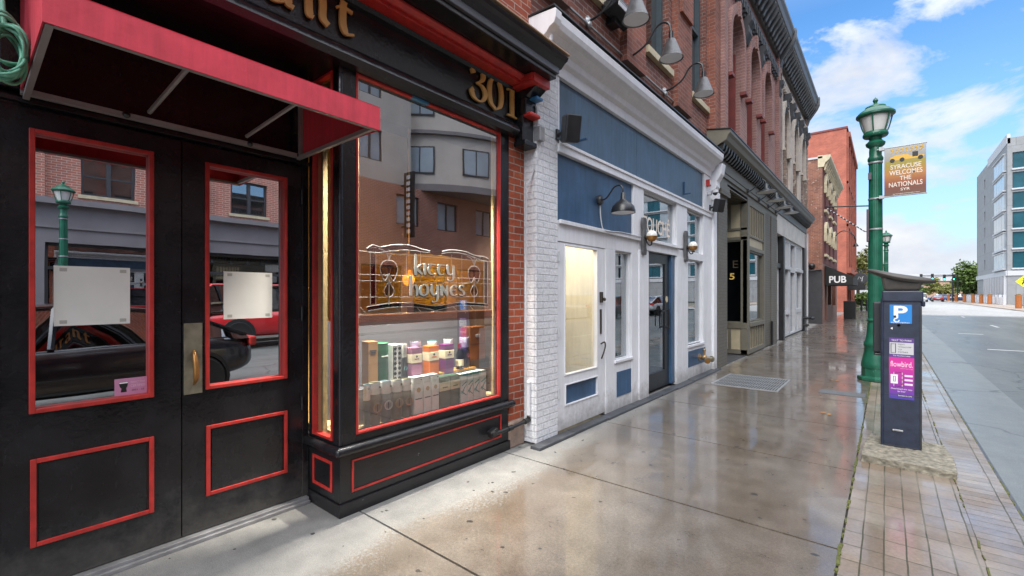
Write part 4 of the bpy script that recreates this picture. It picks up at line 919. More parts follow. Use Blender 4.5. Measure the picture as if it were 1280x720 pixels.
# upper storey fittings
GNL = 'chrome gooseneck lamps along the white cornice'
def goose(kind, y, zc, label, group, shade, arm, size=1, wallx=-2.75, reach=.62):
    r = thing(kind, label, 'wall lamp', (wallx,y,zc), group)
    s = reach/.62
    MB().lathe([(.055,0),(.055,.02),(.03,.05)],(wallx,y,zc),16,Matrix.Rotation(R(90),3,'Y').to_euler()).box(wallx-.002,wallx+.04,y-.04,y+.04,zc-.05,zc+.05).build('wall_plate', M['galv'] if arm is not M['lampgrey'] else arm, r, bevel=.004)
    q = catmull([(wallx+.03,y,zc),(wallx+.15*s,y,zc+.02),(wallx+.30*s,y,zc+.10),(wallx+.40*s,y,zc+.24*size),(wallx+.50*s,y,zc+.29*size),(wallx+.59*s,y,zc+.24*size),(wallx+.62*s,y,zc+.10*size)],6)
    MB().tube(q,.014,10).build('arm', arm, r, smooth=60)
    return r, Vector((wallx+.62*s,y,zc+.10*size))
for y,l in ((4.72,'chrome cone lamp on a black gooseneck, nearest to the black cornice'),(5.78,'chrome cone lamp on a black gooseneck, middle one over the white cornice'),(7.12,'chrome cone lamp on a black gooseneck, farthest along the white cornice')):
    r,e = goose('gooseneck_lamp', y, 4.74, l, GNL, None, M['lampblack'])
    MB().lathe([(.018,.04),(.03,.03),(.03,-.08),(.022,-.08)],e,16).build('socket', M['lampblack'], r, smooth=40)
    MB().lathe([(.03,-.06),(.055,-.075),(.142,-.31),(.15,-.316),(.14,-.31),(.05,-.08)],e,28).build('shade', M['chrome'], r, smooth=50)
    MB().lathe([(.136,-.307),(.045,-.10),(0,-.098)],e,28).build('shade_lining', M['lampwhite'], r, smooth=50)
    MB().sphere((e.x,e.y,e.z-.2),.035,12).build('bulb', M['globe'], r, smooth=60)
cd = MB(); cd.tube([(-2.725,3.9,4.70),(-2.725,8.05,4.70)],.012,8)
for y in (4.72,5.78,7.12,8.05): cd.sphere((-2.72,y,4.70),.04,8)
cd.build('conduit', M['galv'], loc=(-2.725,6,4.70), smooth=50, label='thin steel conduit running along the brown brick above the white cornice', cat='conduit')
fl = thing('flood_light','black box flood light with white edge on the brick between two chrome lamps','flood light',(-2.6,5.2,5.0))
MB().obox((-2.60,5.28,5.06),(.22,.55,.12),Matrix.Rotation(R(-20),3,'Y').to_quaternion()).build('housing', M['lampblack'], fl, bevel=.01); MB().box(-2.49,-2.48,5.02,5.54,4.99,5.06).build('edge_trim', M['palegrey'], fl); MB().box(-2.75,-2.62,5.2,5.36,4.92,5.02).build('bracket', M['iron'], fl, bevel=.005)
# barn lamp
r = thing('barn_lamp','matte black barn lamp on the blue panel above the white door','wall lamp',(-2.69,4.92,2.64))
MB().lathe([(.062,0),(.062,.025),(.05,.05),(0,.055)],(-2.70,4.92,2.645),20,Matrix.Rotation(R(90),3,'Y').to_euler()).build('wall_plate', M['lampblack'], r, smooth=50)
MB().tube(catmull([(-2.66,4.92,2.645),(-2.60,4.92,2.655),(-2.54,4.92,2.72),(-2.49,4.92,2.775),(-2.42,4.92,2.785),(-2.385,4.92,2.74),(-2.38,4.92,2.67)],6),.010,10).build('arm', M['lampblack'], r, smooth=60)
MB().lathe([(.014,2.70),(.026,2.69),(.03,2.62),(.045,2.60),(.085,2.575),(.125,2.53),(.142,2.475),(.142,2.455),(.136,2.455),(.12,2.52),(.05,2.58)],(-2.38,4.92,0),32).build('shade', M['lampblack'], r, smooth=60)
MB().lathe([(.135,2.458),(.118,2.518),(.05,2.572),(0,2.575)],(-2.38,4.92,0),28).build('shade_lining', M['lampwhite'], r, smooth=60)
MB().tube(catmull([(-2.685,4.93,2.60),(-2.68,4.93,2.45),(-2.665,4.95,2.31),(-2.64,5.0,2.275),(-2.635,5.4,2.30),(-2.635,6.0,2.30)],5),.008,8).build('cable', M['palegrey'], r, smooth=60)
# globe sconces
for y,l in ((6.10,'white globe sconce on a dark scroll board left of the black glazed door'),(7.84,'white globe sconce on a dark scroll board right of the black glazed door')):
    r = thing('globe_sconce', l, 'wall lamp', (-2.65,y,2.2), 'globe sconces by the glazed door')
    P = [(y-.05,2.06),(y+.05,2.06),(y+.065,2.12),(y+.045,2.17),(y+.06,2.3),(y+.045,2.44),(y+.065,2.5),(y+.04,2.58),(y-.045,2.58),(y-.06,2.5),(y-.045,2.4),(y-.06,2.25),(y-.05,2.15),(y-.065,2.1)]
    MB().prism(P,'x',-2.655,-2.615).build('back_board', paint('weathered_grey_wood'+str(y),(.085,.085,.088),.7,.3,.4,14), r, bevel=.006)
    MB().tube(catmull([(-2.615,y,2.33),(-2.59,y,2.24),(-2.56,y,2.19),(-2.525,y,2.195),(-2.52,y,2.24)],5),.010,8).cyl((-2.62,y,2.30),(-2.58,y,2.30),.03).build('arm', M['iron'], r, smooth=60)
    MB().lathe([(.02,2.235),(.045,2.245),(.070,2.275),(.076,2.31)],(-2.52,y,0),24).build('cup', M['bronze'], r, smooth=60)
    MB().sphere((-2.52,y,2.32),.0745,24).build('globe', M['globe'], r, smooth=60)
# speakers, alarm, camera
def speaker(y,z,x,label,s=1):
    r = thing('wall_speaker', label, 'speaker', (x,y,z), 'black speakers on the white shopfront')
    q = Matrix.Rotation(R(-28),3,'Z').to_matrix() if False else (Matrix.Rotation(R(-35),3,'Z')@Matrix.Rotation(R(14),3,'Y')).to_quaternion()
    b = MB().obox((x,y,z),(.16*s,.17*s,.27*s),q).build('cabinet', M['plastic'], r, bevel=.022*s)
    MB().obox(Vector((x,y,z))+q@Vector((.081*s,0,0)),(.006,.145*s,.245*s),q).build('grille', M['iron'], r, bevel=.002)
    MB().cyl((XW,y,z-.03),(x-.04,y,z-.01),.02).box(XW-.001,XW+.02,y-.03,y+.03,z-.08,z+.03).build('bracket', M['iron'], r, bevel=.003)
speaker(3.97,3.20,-2.50,'black wall speaker at the near end of the blue fascia')
speaker(9.30,3.22,-2.50,'black wall speaker at the far end of the white shopfront, below the camera',.95)
r = thing('fire_alarm','red fire alarm horn box on the white corner corbel','alarm',(-2.62,9.1,3.62)); MB().box(-2.67,-2.60,9.06,9.17,3.58,3.70).build('housing', M['red'], r, bevel=.008); MB().box(-2.60,-2.585,9.065,9.12,3.60,3.68).build('strobe', M['lampglass'], r, bevel=.004)
r = thing('security_camera','small white dome security camera under the red alarm box','camera',(-2.6,9.16,3.44)); MB().box(-2.67,-2.60,9.12,9.2,3.42,3.48).tube([(-2.62,9.16,3.45),(-2.56,9.16,3.50),(-2.50,9.12,3.49)],.018,10).lathe([(0,3.50),(.055,3.49),(.06,3.44),(.05,3.435)],(-2.52,9.13,0),20).build('housing', M['palegrey'], r, smooth=50); MB().sphere((-2.52,9.13,3.435),.045,14).build('dome', M['plastic'], r, smooth=60)
# L brackets on the fascia
for y,z,l in ((4.42,3.25,'dark blue angle bracket on the fascia behind the near speaker'),(7.9,3.24,'dark blue angle bracket at the far end of the fascia')):
    MB().box(-2.70,-2.675,y,y+.03,z,z+.2).box(-2.70,-2.58,y,y+.03,z-.02,z).build('angle_bracket', M['blue'], loc=(-2.69,y,z), bevel=.002, label=l, cat='bracket', group='angle brackets on the blue fascia')
# brass fire department inlet
r = thing('fire_inlet','brass twin fire hose inlet low on the blue panel by the sidewalk','fire inlet',(-2.6,8.72,.33))
MB().lathe([(.07,0),(.07,.012),(.035,.015),(.035,.06)],(-2.668,8.66,.34),20,Matrix.Rotation(R(90),3,'Y').to_euler()).sphere((-2.58,8.66,.34),.055,16).cyl((-2.58,8.66,.34),(-2.58,8.66,.47),.022).sphere((-2.58,8.66,.475),.03,12).build('body', M['brass'] if False else paint('rusty_brass',(.30,.20,.10),.4,.35,.1,16,.6), r, smooth=50)
for dy,l in ((-.09,''),(.10,'')):
    a = Vector((-2.58,8.66,.33)); b = Vector((-2.50,8.66+dy*1.25,.31)); mb = MB().cyl(a,b,.032,.042).cyl(b,b+(b-a).normalized()*.035,.055,.055); mb.build('inlet', M['brass'], r, smooth=40)
    MB().cyl(b+(b-a).normalized()*.036,b+(b-a).normalized()*.045,.045,.045).build('cap', M['bronze'] if dy<0 else M['iron'], r)
# ------------------------------------------------------------------ the Victorian pair: maroon brick over olive shop, pale brick over grey shop
def arched_front(root, wallm, pil, reveal, wins, y0, y1, X, zt, hood, dark):
    F = FE(X); spring = 7.05
    holes = [(a,b,4.78,7.62) for a,b in wins]
    mb = MB(F).wall(y0,y1,4.45,zt,-.4,0,holes)
    for a,b in wins:       # segmental arch filler
        n=12; c=(a+b)/2; w=(b-a)/2
        for i in range(n):
            t0=math.pi*i/n; t1=math.pi*(i+1)/n
            u0,v0 = c-w*math.cos(t0), spring+.57*math.sin(t0); u1,v1 = c-w*math.cos(t1), spring+.57*math.sin(t1)
            mb.add([(u0,-.001,7.62),(u1,-.001,7.62),(u1,-.001,v1),(u0,-.001,v0),(u0,-.38,7.62),(u1,-.38,7.62),(u1,-.38,v1),(u0,-.38,v0)],[(0,1,2,3),(7,6,5,4),(2,6,7,3)])
    mb.build('brick_wall', wallm, root)
    mb = MB(F)
    for a,b in wins:
        mb.ubox(a+.002,a+.05,4.79,spring,-.34,-.10); mb.ubox(b-.05,b-.002,4.79,spring,-.34,-.10)
    mb.build('painted_reveal', reveal, root)
    for a,b in wins:
        w = MB(F).frame(a+.05,b-.05,4.79,7.5,.06,-.36,-.27).ubox(a+.1,b-.1,6.1,6.17,-.35,-.28).build('window', dark, root)
        MB(F).ubox(a+.1,b-.1,4.84,7.45,-.33,-.325).build('pane', M['darkglass'], w)
    mb = MB(F)
    for a,b in wins:
        c=(a+b)/2; w=(b-a)/2
        for i in range(14):
            t0=math.pi*i/14; t1=math.pi*(i+1)/14; r0,r1=1.0,1.30
            P=[(c-w*r0*math.cos(t0),spring+.57*r0*math.sin(t0)),(c-w*r0*math.cos(t1),spring+.57*r0*math.sin(t1)),(c-w*r1*math.cos(t1),spring+.60*r1*math.sin(t1)),(c-w*r1*math.cos(t0),spring+.60*r1*math.sin(t0))]
            mb.add([(u,.10,v) for u,v in P]+[(u,.0,v) for u,v in P],[(0,1,2,3),(7,6,5,4),(0,4,5,1),(1,5,6,2),(2,6,7,3),(3,7,4,0)])
        for s in (a-.30*w-.0,b): mb.ubox(s,s+.30*w,6.15,spring,0,.10); 
        mb.ubox(c-.07,c+.07,7.58,7.92,.0,.14)
    mb.build('hood_mould', hood, root, bevel=.006)
    mb = MB(F)
    for a,b in wins:
        w=(b-a)/2
        for s in (a-.34*w,b-.04*w): mb.ubox(s,s+.38*w,6.08,6.15,0,.13)
    mb.build('hood_drip', pil, root)
    mb = MB(F); L=[y0+.14]+[(wins[i][1]+wins[i+1][0])/2 for i in range(len(wins)-1)]+[y1-.14]
    mb.ubox(y0+.01,y0+.26,4.5,zt-.02,.001,.09); mb.ubox(y1-.26,y1-.01,4.5,zt-.02,.001,.09)
    mb.build('corner_pilaster', wallm, root)
    return L
def top_cornice(root, y0, y1, X, z0, mat, ends):
    mb = MB()
    mb.prism([(X-.3,z0),(X+.08,z0),(X+.10,z0+.12),(X+.14,z0+.16),(X+.36,z0+.42),(X+.40,z0+.44),(X+.43,z0+.58),(X+.475,z0+.66),(X+.48,z0+.74),(X-.3,z0+.78)],'y',y0,y1)
    c = mb.build('roof_cornice', mat, root, bevel=.01)
    mb = MB(); y=y0+.22
    while y < y1-.2:
        mb.prism([(X+.09,z0-.02),(X+.15,z0-.01),(X+.22,z0+.12),(X+.40,z0+.34),(X+.36,z0+.43),(X+.12,z0+.15)],'y',y,y+.13); y+=.30
    mb.build('modillion', mat, c, bevel=.01)
    mb = MB()
    for y in ends:
        for k in (0,.13): mb.prism([(X+.0,z0-.28),(X+.10,z0-.25),(X+.16,z0-.05),(X+.42,z0+.32),(X+.50,z0+.5),(X+.51,z0+.80),(X+.0,z0+.80)],'y',y-.10+k,y-.02+k)
    mb.build('end_bracket', mat, c, bevel=.015)
XC = -2.60
vb = thing('maroon_brick_building','maroon painted brick building with tall arched windows over an olive green shop','building',(-2.8,12.8,0))
L = arched_front(vb, M['brickC'], M['maroon'], M['maroon'], [(10.35,11.40),(12.05,13.08),(13.65,14.65)], 9.752, 16.0, XC, 8.72, M['brickC'], M['iron'])
top_cornice(vb, 9.3, 16.0, XC, 8.72, M['greymetal'], [16.0])
mb = MB(FE(XC)); 
mb.ubox(9.76,15.75,8.28,8.36,0,.09); y=9.8
while y<15.7: mb.ubox(y,y+.10,8.06,8.28,.0,.10); mb.ubox(y+.02,y+.08,7.98,8.06,0,.06); y+=.22
mb.build('dark_dentil_band', M['darkgrey'], vb, bevel=.005)
mb = MB()
for y in L+[11.0+.86]: 
    if y<10: continue
    mb.prism([(XC,7.42),(XC+.05,7.44),(XC+.14,7.62),(XC+.13,7.78),(XC+.20,7.88),(XC+.20,8.0),(XC,8.0)],'y',y-.10,y+.10)
mb.build('iron_bracket', M['darkgrey'], vb, bevel=.012)
MB().box(-9,-2.95,9.8,15.95,8.5,8.72).box(-9,-8.7,9.8,15.95,0,8.5).build('roof', M['darkgrey'], vb)
pb = thing('pale_brick_building','pale mottled brick building with arched windows over a grey and white shop','building',(-2.8,19.2,0))
L = arched_front(pb, M['brickD'], M['palestone'], M['brickD'], [(16.7,17.7),(18.7,19.7),(20.6,21.55)], 16.002, 22.25, XC, 8.72, M['palestone'], M['darkgrey'])
top_cornice(pb, 16.002, 22.3, XC, 8.72, M['greymetal'], [22.2])
mb = MB(FE(XC)); mb.ubox(16.05,22.2,8.28,8.36,0,.09); y=16.1
while y<22.1: mb.ubox(y,y+.10,8.08,8.28,.0,.09); y+=.22
mb.ubox(16.1,16.55,5.0,8.0,.001,.06); mb.ubox(17.9,18.5,4.5,6.9,.001,.07); mb.ubox(19.9,20.4,4.5,6.9,.001,.07)
mb.build('stone_dentil_band', M['palestone'], pb, bevel=.005)
mb = MB()
for y in (17.2,18.2,19.2,20.15,21.1,21.9):
    mb.prism([(XC,7.42),(XC+.05,7.44),(XC+.15,7.62),(XC+.14,7.78),(XC+.22,7.88),(XC+.22,8.05),(XC,8.05)],'y',y-.11,y+.11)
mb.build('iron_bracket', M['darkgrey'], pb, bevel=.012)
MB().box(-9,-2.95,16.05,22.2,8.5,8.72).box(-9,-8.7,16.05,22.2,0,8.5).box(-9,-2.95,22.05,22.24,0,8.5).build('roof', M['brickD'], pb)
# ledge over the two shops
def ledge(root,y0,y1,m,band):
    mb = MB()
    mb.prism([(XC-.1,4.02),(XC+.03,4.02),(XC+.05,4.28),(XC+.10,4.36),(XC+.26,4.44),(XC+.29,4.52),(XC+.33,4.56),(XC+.335,4.62),(XC-.1,4.70)],'y',y0,y1)
    c = mb.build('shop_cornice', m, root, bevel=.006)
    MB().prism([(XC-.1,4.702),(XC+.345,4.622),(XC+.345,4.638),(XC-.1,4.718)],'y',y0-.02,y1+.01).build('cornice_flashing', M['iron'], c)
    mb = MB(); y=y0+.05
    while y<y1-.05: mb.prism([(XC+.05,4.22),(XC+.10,4.22),(XC+.19,4.31),(XC+.21,4.405),(XC+.09,4.37)],'y',y,y+.08); y+=.19
    mb.build('dentil', band, c)
ledge(vb,9.2,15.998,M['olive'],M['iron']); ledge(pb,16.0,22.35,M['greymetal'],M['darkgrey'])
# olive shop
F = FE(XC)
MB(F).ubox(9.752,10.42,0,3.95,-.4,-.03).ubox(9.752,10.44,3.55,3.66,-.1,.03).build('olive_pier', M['olivebrick'], vb, bevel=.005)
mb = MB(F)
mb.ubox(9.76,16.0,3.93,4.02,-.6,.015); mb.ubox(9.76,16.0,3.80,3.93,-.3,-.02); mb.ubox(9.76,10.5,3.66,3.8,-.3,.0)
mb.ubox(12.17,12.34,.03,3.80,-.17,0); mb.ubox(14.03,14.2,.03,3.80,-.17,0)
mb.ubox(12.34,14.03,.70,.80,-.16,.03); mb.ubox(12.34,14.03,2.60,2.70,-.16,0); mb.ubox(12.34,14.03,.03,.14,-.16,.0); mb.ubox(12.34,14.03,3.70,3.80,-.16,0)
mb.ubox(12.34,14.03,2.93,2.98,-.16,-.01)
mb.build('olive_frame', M['olive'], vb, bevel=.005)
MB(F).ubox(14.2,15.05,.03,3.8,-.3,-.02).ubox(15.05,15.95,.0,3.80,-.3,.0).build('olive_pier', M['olivebrick'], vb, bevel=.005)
mb = MB(F); mb.ubox(12.34,14.03,.14,.70,-.15,-.03).ubox(12.34,14.03,2.98,3.70,-.15,-.03).ubox(12.34,14.03,2.70,2.93,-.15,-.04); mb.build('beige_panel', M['beige'], vb)
mb = MB(F)
for k in range(8): u=12.36+k*.208; mb.ubox(u,u+.045,.16,.68,-.03,-.006); mb.ubox(u,u+.045,3.0,3.68,-.03,-.006)
mb.build('slat', M['olive'], vb, bevel=.003)
w = MB(F).frame(12.34,14.03,.80,2.60,.04,-.14,-.03).build('window', M['olive'], vb); MB(F).ubox(12.37,14.0,.83,2.57,-.09,-.085).build('pane', M['glass'], w)
# recessed return wall with number
F2 = FS(12.17)
mb = MB(F2); mb.ubox(-4.4,-2.62,.03,.14,-.12,0).ubox(-4.4,-2.62,.66,.80,-.12,.01).ubox(-4.4,-2.62,2.84,2.92,-.12,0).ubox(-4.4,-2.62,3.08,3.14,-.12,0).ubox(-4.4,-2.62,3.72,3.8,-.12,0)
for u in (-4.4,-3.62,-3.05,-2.72): mb.ubox(u,u+.06,.14,.66,-.12,-.001); mb.ubox(u,u+.06,3.14,3.72,-.12,-.001)
mb.ubox(-4.4,-4.3,.8,2.84,-.12,0); mb.ubox(-2.72,-2.62,.8,2.84,-.12,0); mb.build('olive_frame', M['olive'], vb, bevel=.004)
mb = MB(F2).ubox(-4.4,-2.62,.14,.66,-.1,-.03).ubox(-4.4,-2.62,3.14,3.72,-.1,-.03).ubox(-4.4,-2.62,2.92,3.08,-.1,-.03); mb.build('beige_panel', M['beige'], vb)
w = MB(F2).frame(-4.3,-2.72,.80,2.84,.03,-.1,-.02).build('window', M['olive'], vb); MB(F2).ubox(-4.28,-2.74,.82,2.82,-.07,-.065).build('pane', glass('entry_glass',.16,(.03,.03,.03)), w)
text('street_number','315',F2,-3.31,-2.92,1.87,2.03,-.064,paint('gilt_number',(.72,.50,.13),.4),w,.003,.02)
text('window_emblem','E',F2,-2.96,-2.84,2.16,2.34,-.064,paint('dull_gilt',(.07,.05,.025),.5),w,.003,.0)
mb = MB(); mb.box(-4.4,-2.62,10.4,12.2,3.78,3.86)
for k in range(9): mb.box(-4.4,-2.65,10.46+k*.19,10.50+k*.19,3.755,3.78)
mb.build('entry_ceiling', M['olive'], vb); MB().box(-4.5,-4.4,10.4,12.2,.0,3.8).box(-9,-8.6,9.8,15.9,0,3.8).box(-8.6,-3,15.85,15.95,0,3.9).box(-8.6,-2.9,12.3,15.9,3.82,3.9).build('interior', M['darkgrey'], vb); MB().box(-4.4,-2.64,10.44,12.15,-.01,.012).build('entry_floor', M['slate'], vb)
MB(F).cyl((15.0,.03,.03),(15.0,.03,.72),.03).build('drain_pipe', M['iron'], vb, smooth=40)
for y,l in ((12.0,'grey dish lamp on a gooseneck under the olive ledge, nearest of four'),(13.25,'grey dish lamp on a gooseneck under the olive ledge, second from the near end'),(14.45,'grey dish lamp on a gooseneck under the ledge, second from the far end'),(15.55,'grey dish lamp on a gooseneck under the ledge, farthest of four')):
    r,e = goose('dish_lamp', y, 3.98, l, 'dish lamps under the shop ledge', None, M['lampgrey'], .75, XC+.02, .40)
    MB().lathe([(.02,.05),(.04,.03),(.045,-.07),(.09,-.105),(.17,-.125),(.21,-.145),(.213,-.160),(.20,-.155),(.08,-.115)],e,28).build('shade', M['lampgrey'], r, smooth=50)
    MB().lathe([(.20,-.156),(.15,-.13),(.07,-.115),(0,-.115)],e,24).build('shade_lining', M['lampwhite'], r, smooth=50)
# grey and white shop
F = FE(XC)
mb = MB(F); mb.ubox(16.0,22.25,3.40,4.02,-.3,0); mb.build('white_fascia', M['palestone'] if False else paint('dirty_white',(.50,.49,.46),.6,.15,.1,3), pb, bevel=.006)
mb = MB(F); mb.ubox(17.0,17.25,.0,3.4,-.3,.02).ubox(21.85,22.22,0,3.4,-.3,.02); mb.ubox(16.02,17.0,2.35,2.5,-.3,-.05); mb.ubox(22.225,22.25,0,3.4,-.3,.0); mb.build('black_column', M['iron'], pb, bevel=.01)
mb = MB(F); mb.wall(17.25,21.85,.06,3.4,-.20,-.06,[(17.55,18.45,.95,2.35),(17.50,17.75,.16,.80),(17.9,18.1,.16,.8),(18.25,18.5,.16,.80),(17.45,17.7,2.5,3.3),(17.85,18.1,2.5,3.3),(18.25,18.5,2.5,3.3),(18.9,19.9,.12,2.3),(18.9,19.9,2.45,3.3),(20.35,21.5,.95,2.35),(20.4,20.7,.16,.8),(20.85,21.1,.16,.8),(21.2,21.5,.16,.8),(20.35,20.65,2.5,3.3),(20.8,21.1,2.5,3.3),(21.2,21.5,2.5,3.3)])
mb.ubox(17.3,18.85,2.36,2.48,-.06,-.02); mb.ubox(20.0,21.8,2.36,2.48,-.06,-.02); mb.ubox(18.0,18.6,.8,.92,-.06,-.02)
sf = mb.build('shop_frame', M['palegrey'], pb, bevel=.005)
MB(F).ubox(17.3,21.8,.1,3.35,-.16,-.155).build('pane', M['darkglass'], sf)
d = MB(F).wall(16.04,16.98,.03,2.35,-.2,-.12,[(16.2,16.8,1.2,2.2),(16.2,16.8,.25,1.0)]).build('door', M['palegrey'], pb, bevel=.004); MB(F).ubox(16.15,16.85,.2,2.25,-.18,-.175).build('pane', M['darkglass'], d)
MB(F).ubox(16.04,16.98,2.5,3.4,-.2,-.15).build('transom_panel', M['palegrey'], pb)
MB().box(-8,-3.4,16.1,22.1,0,.05).box(-6,-5.9,16.1,22.1,0,3.5).build('interior', M['darkgrey'], pb)
MB(F).tube([(22.1,.08,.02),(22.1,.08,4.0)],.04,10).build('downpipe', M['palegrey'], pb, smooth=40)
mb = MB(F)
for u in (21.6,22.0): mb.cyl((u,.0,.55),(u,.22,.55),.045); mb.cyl((u,.22,.55),(u+.14,.3,.52),.055); mb.cyl((u,.0,.25),(u,.16,.25),.035)
mb.build('hose_inlet', M['iron'], pb, smooth=40)
# ------------------------------------------------------------------ old brick pub with the black awning
eb = thing('corner_pub','narrow old brick pub with cream window hoods, cornice and black painted base','building',(-4,27.7,0))
XE=-2.50; F=FE(XE)
w_ = [(28.5,29.5),(30.9,31.9),(33.3,34.3)]
H=[(a,b,5.9,7.5) for a,b in w_]+[(a,b,3.6,5.0) for a,b in w_]
mb = MB(F).wall(27.72,36.6,3.1,8.4,-.4,0,H); mb.build('front_wall', M['brickEf'], eb)
MB().box(-9.5,XE-.003,27.7,28.1,.0,8.45).box(-9.5,XE-.4,36.2,36.6,0,8.4).box(-9.5,-9,28.1,36.2,0,8.4).build('side_wall', M['brickE'], eb)
MB().box(-5.0,XE+.004,27.68,27.699,0,2.72).build('painted_base', M['darkgrey'], eb)
MB().box(-9.5,-2.5,27.66,36.6,8.4,8.5).build('roof', M['palegrey'], eb)
mb = MB(); mb.prism([(XE-.2,7.95),(XE+.06,7.95),(XE+.12,8.15),(XE+.28,8.3),(XE+.34,8.4),(XE+.34,8.52),(XE-.2,8.56)],'y',27.66,36.6); 
y=27.8
while y<36.4: mb.prism([(XE+.05,7.8),(XE+.1,7.8),(XE+.2,8.1),(XE+.26,8.29),(XE+.08,8.16)],'y',y,y+.14); y+=.6
mb.build('cornice', M['cream'], eb, bevel=.01)
mb = MB(F)
for a,b,c,d in H:
    for i in range(8):
        t0=math.pi*i/8;t1=math.pi*(i+1)/8;cc=(a+b)/2;w=(b-a)/2
        P=[(cc-w*1.0*math.cos(t0),d-.3+.3*math.sin(t0)),(cc-w*1.0*math.cos(t1),d-.3+.3*math.sin(t1)),(cc-w*1.3*math.cos(t1),d-.3+.62*math.sin(t1)),(cc-w*1.3*math.cos(t0),d-.3+.62*math.sin(t0))]
        mb.add([(u,.12,v) for u,v in P]+[(u,-.0,v) for u,v in P],[(0,1,2,3),(7,6,5,4),(0,4,5,1),(1,5,6,2),(2,6,7,3),(3,7,4,0)])
    mb.ubox(a-.2,a-.0,d-.75,d-.3,0,.12); mb.ubox(b,b+.2,d-.75,d-.3,0,.12); mb.ubox(a-.1,b+.1,c-.14,c,0,.12)
mb.build('window_hood', M['cream'], eb, bevel=.01)
for a,b,c,d in H:
    w = MB(F).frame(a,b,c,d,.07,-.2,-.1).ubox(a,b,(c+d)/2-.03,(c+d)/2+.03,-.19,-.11).build('window', M['brickEf'], eb); MB(F).ubox(a+.05,b-.05,c+.05,d-.05,-.17,-.165).build('pane', M['darkglass'], w)
mb = MB(F).wall(27.72,36.6,0,3.1,-.3,-.02,[(29.0,30.0,.1,2.3),(30.6,32.6,.9,2.4),(33.2,35.6,.8,2.4)]); mb.build('shopfront', M['orange'] if False else paint('brown_shopfront',(.14,.05,.03),.5,.2,.1,4), eb)
MB(F).ubox(29,36,.1,2.4,-.2,-.195).build('pane', M['glass'], eb)
aw = MB(); P=[(XE,2.0),(XE+1.19,2.0),(XE+1.19,2.40),(XE,3.02)]; aw.prism(P,'y',29.0,33.6); aw=aw.build('awning', paint('black_canvas',(.012,.012,.013),.8,.15,.1,3), eb)
text('awning_lettering','PUB',FS(29.0),-2.33,-1.60,2.10,2.46,.003,M['lampwhite'],aw,.004,.025)
r = thing('sign_bracket','black iron bracket with a striped diagonal brace high on the old brick pub','bracket',(XE,29.0,6.1)); MB().tube([(XE,29,6.12),(-.62,29,5.95)],.035,8).build('arm', M['iron'], r)
a=Vector((XE+.06,29,6.05)); b=Vector((-.85,29,4.68)); 
MB().tube([a,b],.028,8).build('brace', M['iron'], r); mb=MB()
for k in range(12): p=a.lerp(b,(k+.2)/12); mb.tube([p,a.lerp(b,(k+.55)/12)],.031,8)
mb.build('stripe', M['palegrey'], r)
MB().tube(catmull([b,b+Vector((.12,0,-.02)),b+Vector((.16,0,.08)),b+Vector((.10,0,.14))],4),.02,6).build('hook', M['iron'], r)
r = thing('sign_lamp','small black lamp on the black painted side wall of the old brick pub','wall lamp',(-2.9,27.6,3.0)); MB().tube(catmull([(-2.55,27.66,2.75),(-2.9,27.5,2.72),(-3.15,27.5,2.70),(-3.2,27.5,2.55)],4),.03,8).sphere((-2.95,27.6,2.95),.16,12).build('arm', M['iron'], r, smooth=50)
for i,(x,y,l) in enumerate(((-1.75,34.6,'black menu board standing on the sidewalk beyond the pub awning'),)):
    r = thing('menu_board', l, 'sign board', (x,y,0)); MB().obox((x,y,.55),(.6,.05,1.1),Matrix.Rotation(.12,3,'X').to_quaternion()).obox((x,y+.25,.55),(.6,.05,1.1),Matrix.Rotation(-.12,3,'X').to_quaternion()).build('board', M['iron'], r, bevel=.01)
# ------------------------------------------------------------------ salmon building and second awning
fb = thing('salmon_building','tall salmon red painted brick building with a blank side wall','building',(-4,47,0)); XS=-2.58; F=FE(XS)
H=[(48.2+k*2.5,49.5+k*2.5,z,z+2.2) for k in range(5) for z in (4.6,8.2,11.6)]
MB(F).wall(47.002,60,3.6,15.4,-.4,0,H).build('front_wall', M['brickFf'], fb)
MB().box(-14,XS-.003,47,47.4,0,15.4).box(-14,XS-.4,59.6,60,0,15.4).box(-14,-13.6,47.4,59.6,0,15.4).build('side_wall', M['brickF'], fb)
MB().box(-14,XS+.08,46.94,60.05,15.4,15.56).build('coping', M['maroon'], fb)
mb = MB(F); mb.ubox(47.1,60,14.7,15.1,0,.25).ubox(47.1,60,7.2,7.4,0,.12).ubox(47.1,60,10.8,11.0,0,.12)
for k in range(6): mb.ubox(47.1+k*2.5,47.6+k*2.5,3.6,14.7,.0,.13)
mb.build('brick_pilaster', M['brickFf'], fb)
for a,b,c,d in H:
    w = MB(F).frame(a,b,c,d,.09,-.3,-.2).build('window', M['darkgrey'], fb); MB(F).ubox(a+.05,b-.05,c+.05,d-.05,-.27,-.265).build('pane', M['darkglass'], w)
mb = MB(F).wall(47.002,60,0,3.6,-.4,0,[(48+k*2.9,50.2+k*2.9,.4,2.7) for k in range(4)]).ubox(47,60,3.3,3.75,0,.3); mb.build('shopfront', M['brickFf'], fb); MB(F).ubox(48,60,.4,2.7,-.2,-.19).build('pane', M['darkglass'], fb)
aw = MB(); aw.prism([(XS,1.9),(XS+1.2,1.9),(XS+1.2,2.3),(XS,3.0)],'y',48.5,53); aw.build('awning', M['iron'], fb)
r = thing('oval_sign','dark oval hanging sign with pale emblem on the sidewalk beyond the salmon building','sign',(-1.9,52.5,2.9)); MB().lathe([(.01,-.05),(.5,-.05),(.55,0),(.5,.05),(.01,.05)],(-1.85,52.5,2.95),28,Matrix.Rotation(R(90),3,'X').to_euler()).box(XS,-1.4,52.46,52.54,3.6,3.68).box(-1.9,-1.8,52.46,52.54,3.4,3.62).build('sign_disc', M['darkgrey'], r, smooth=30)
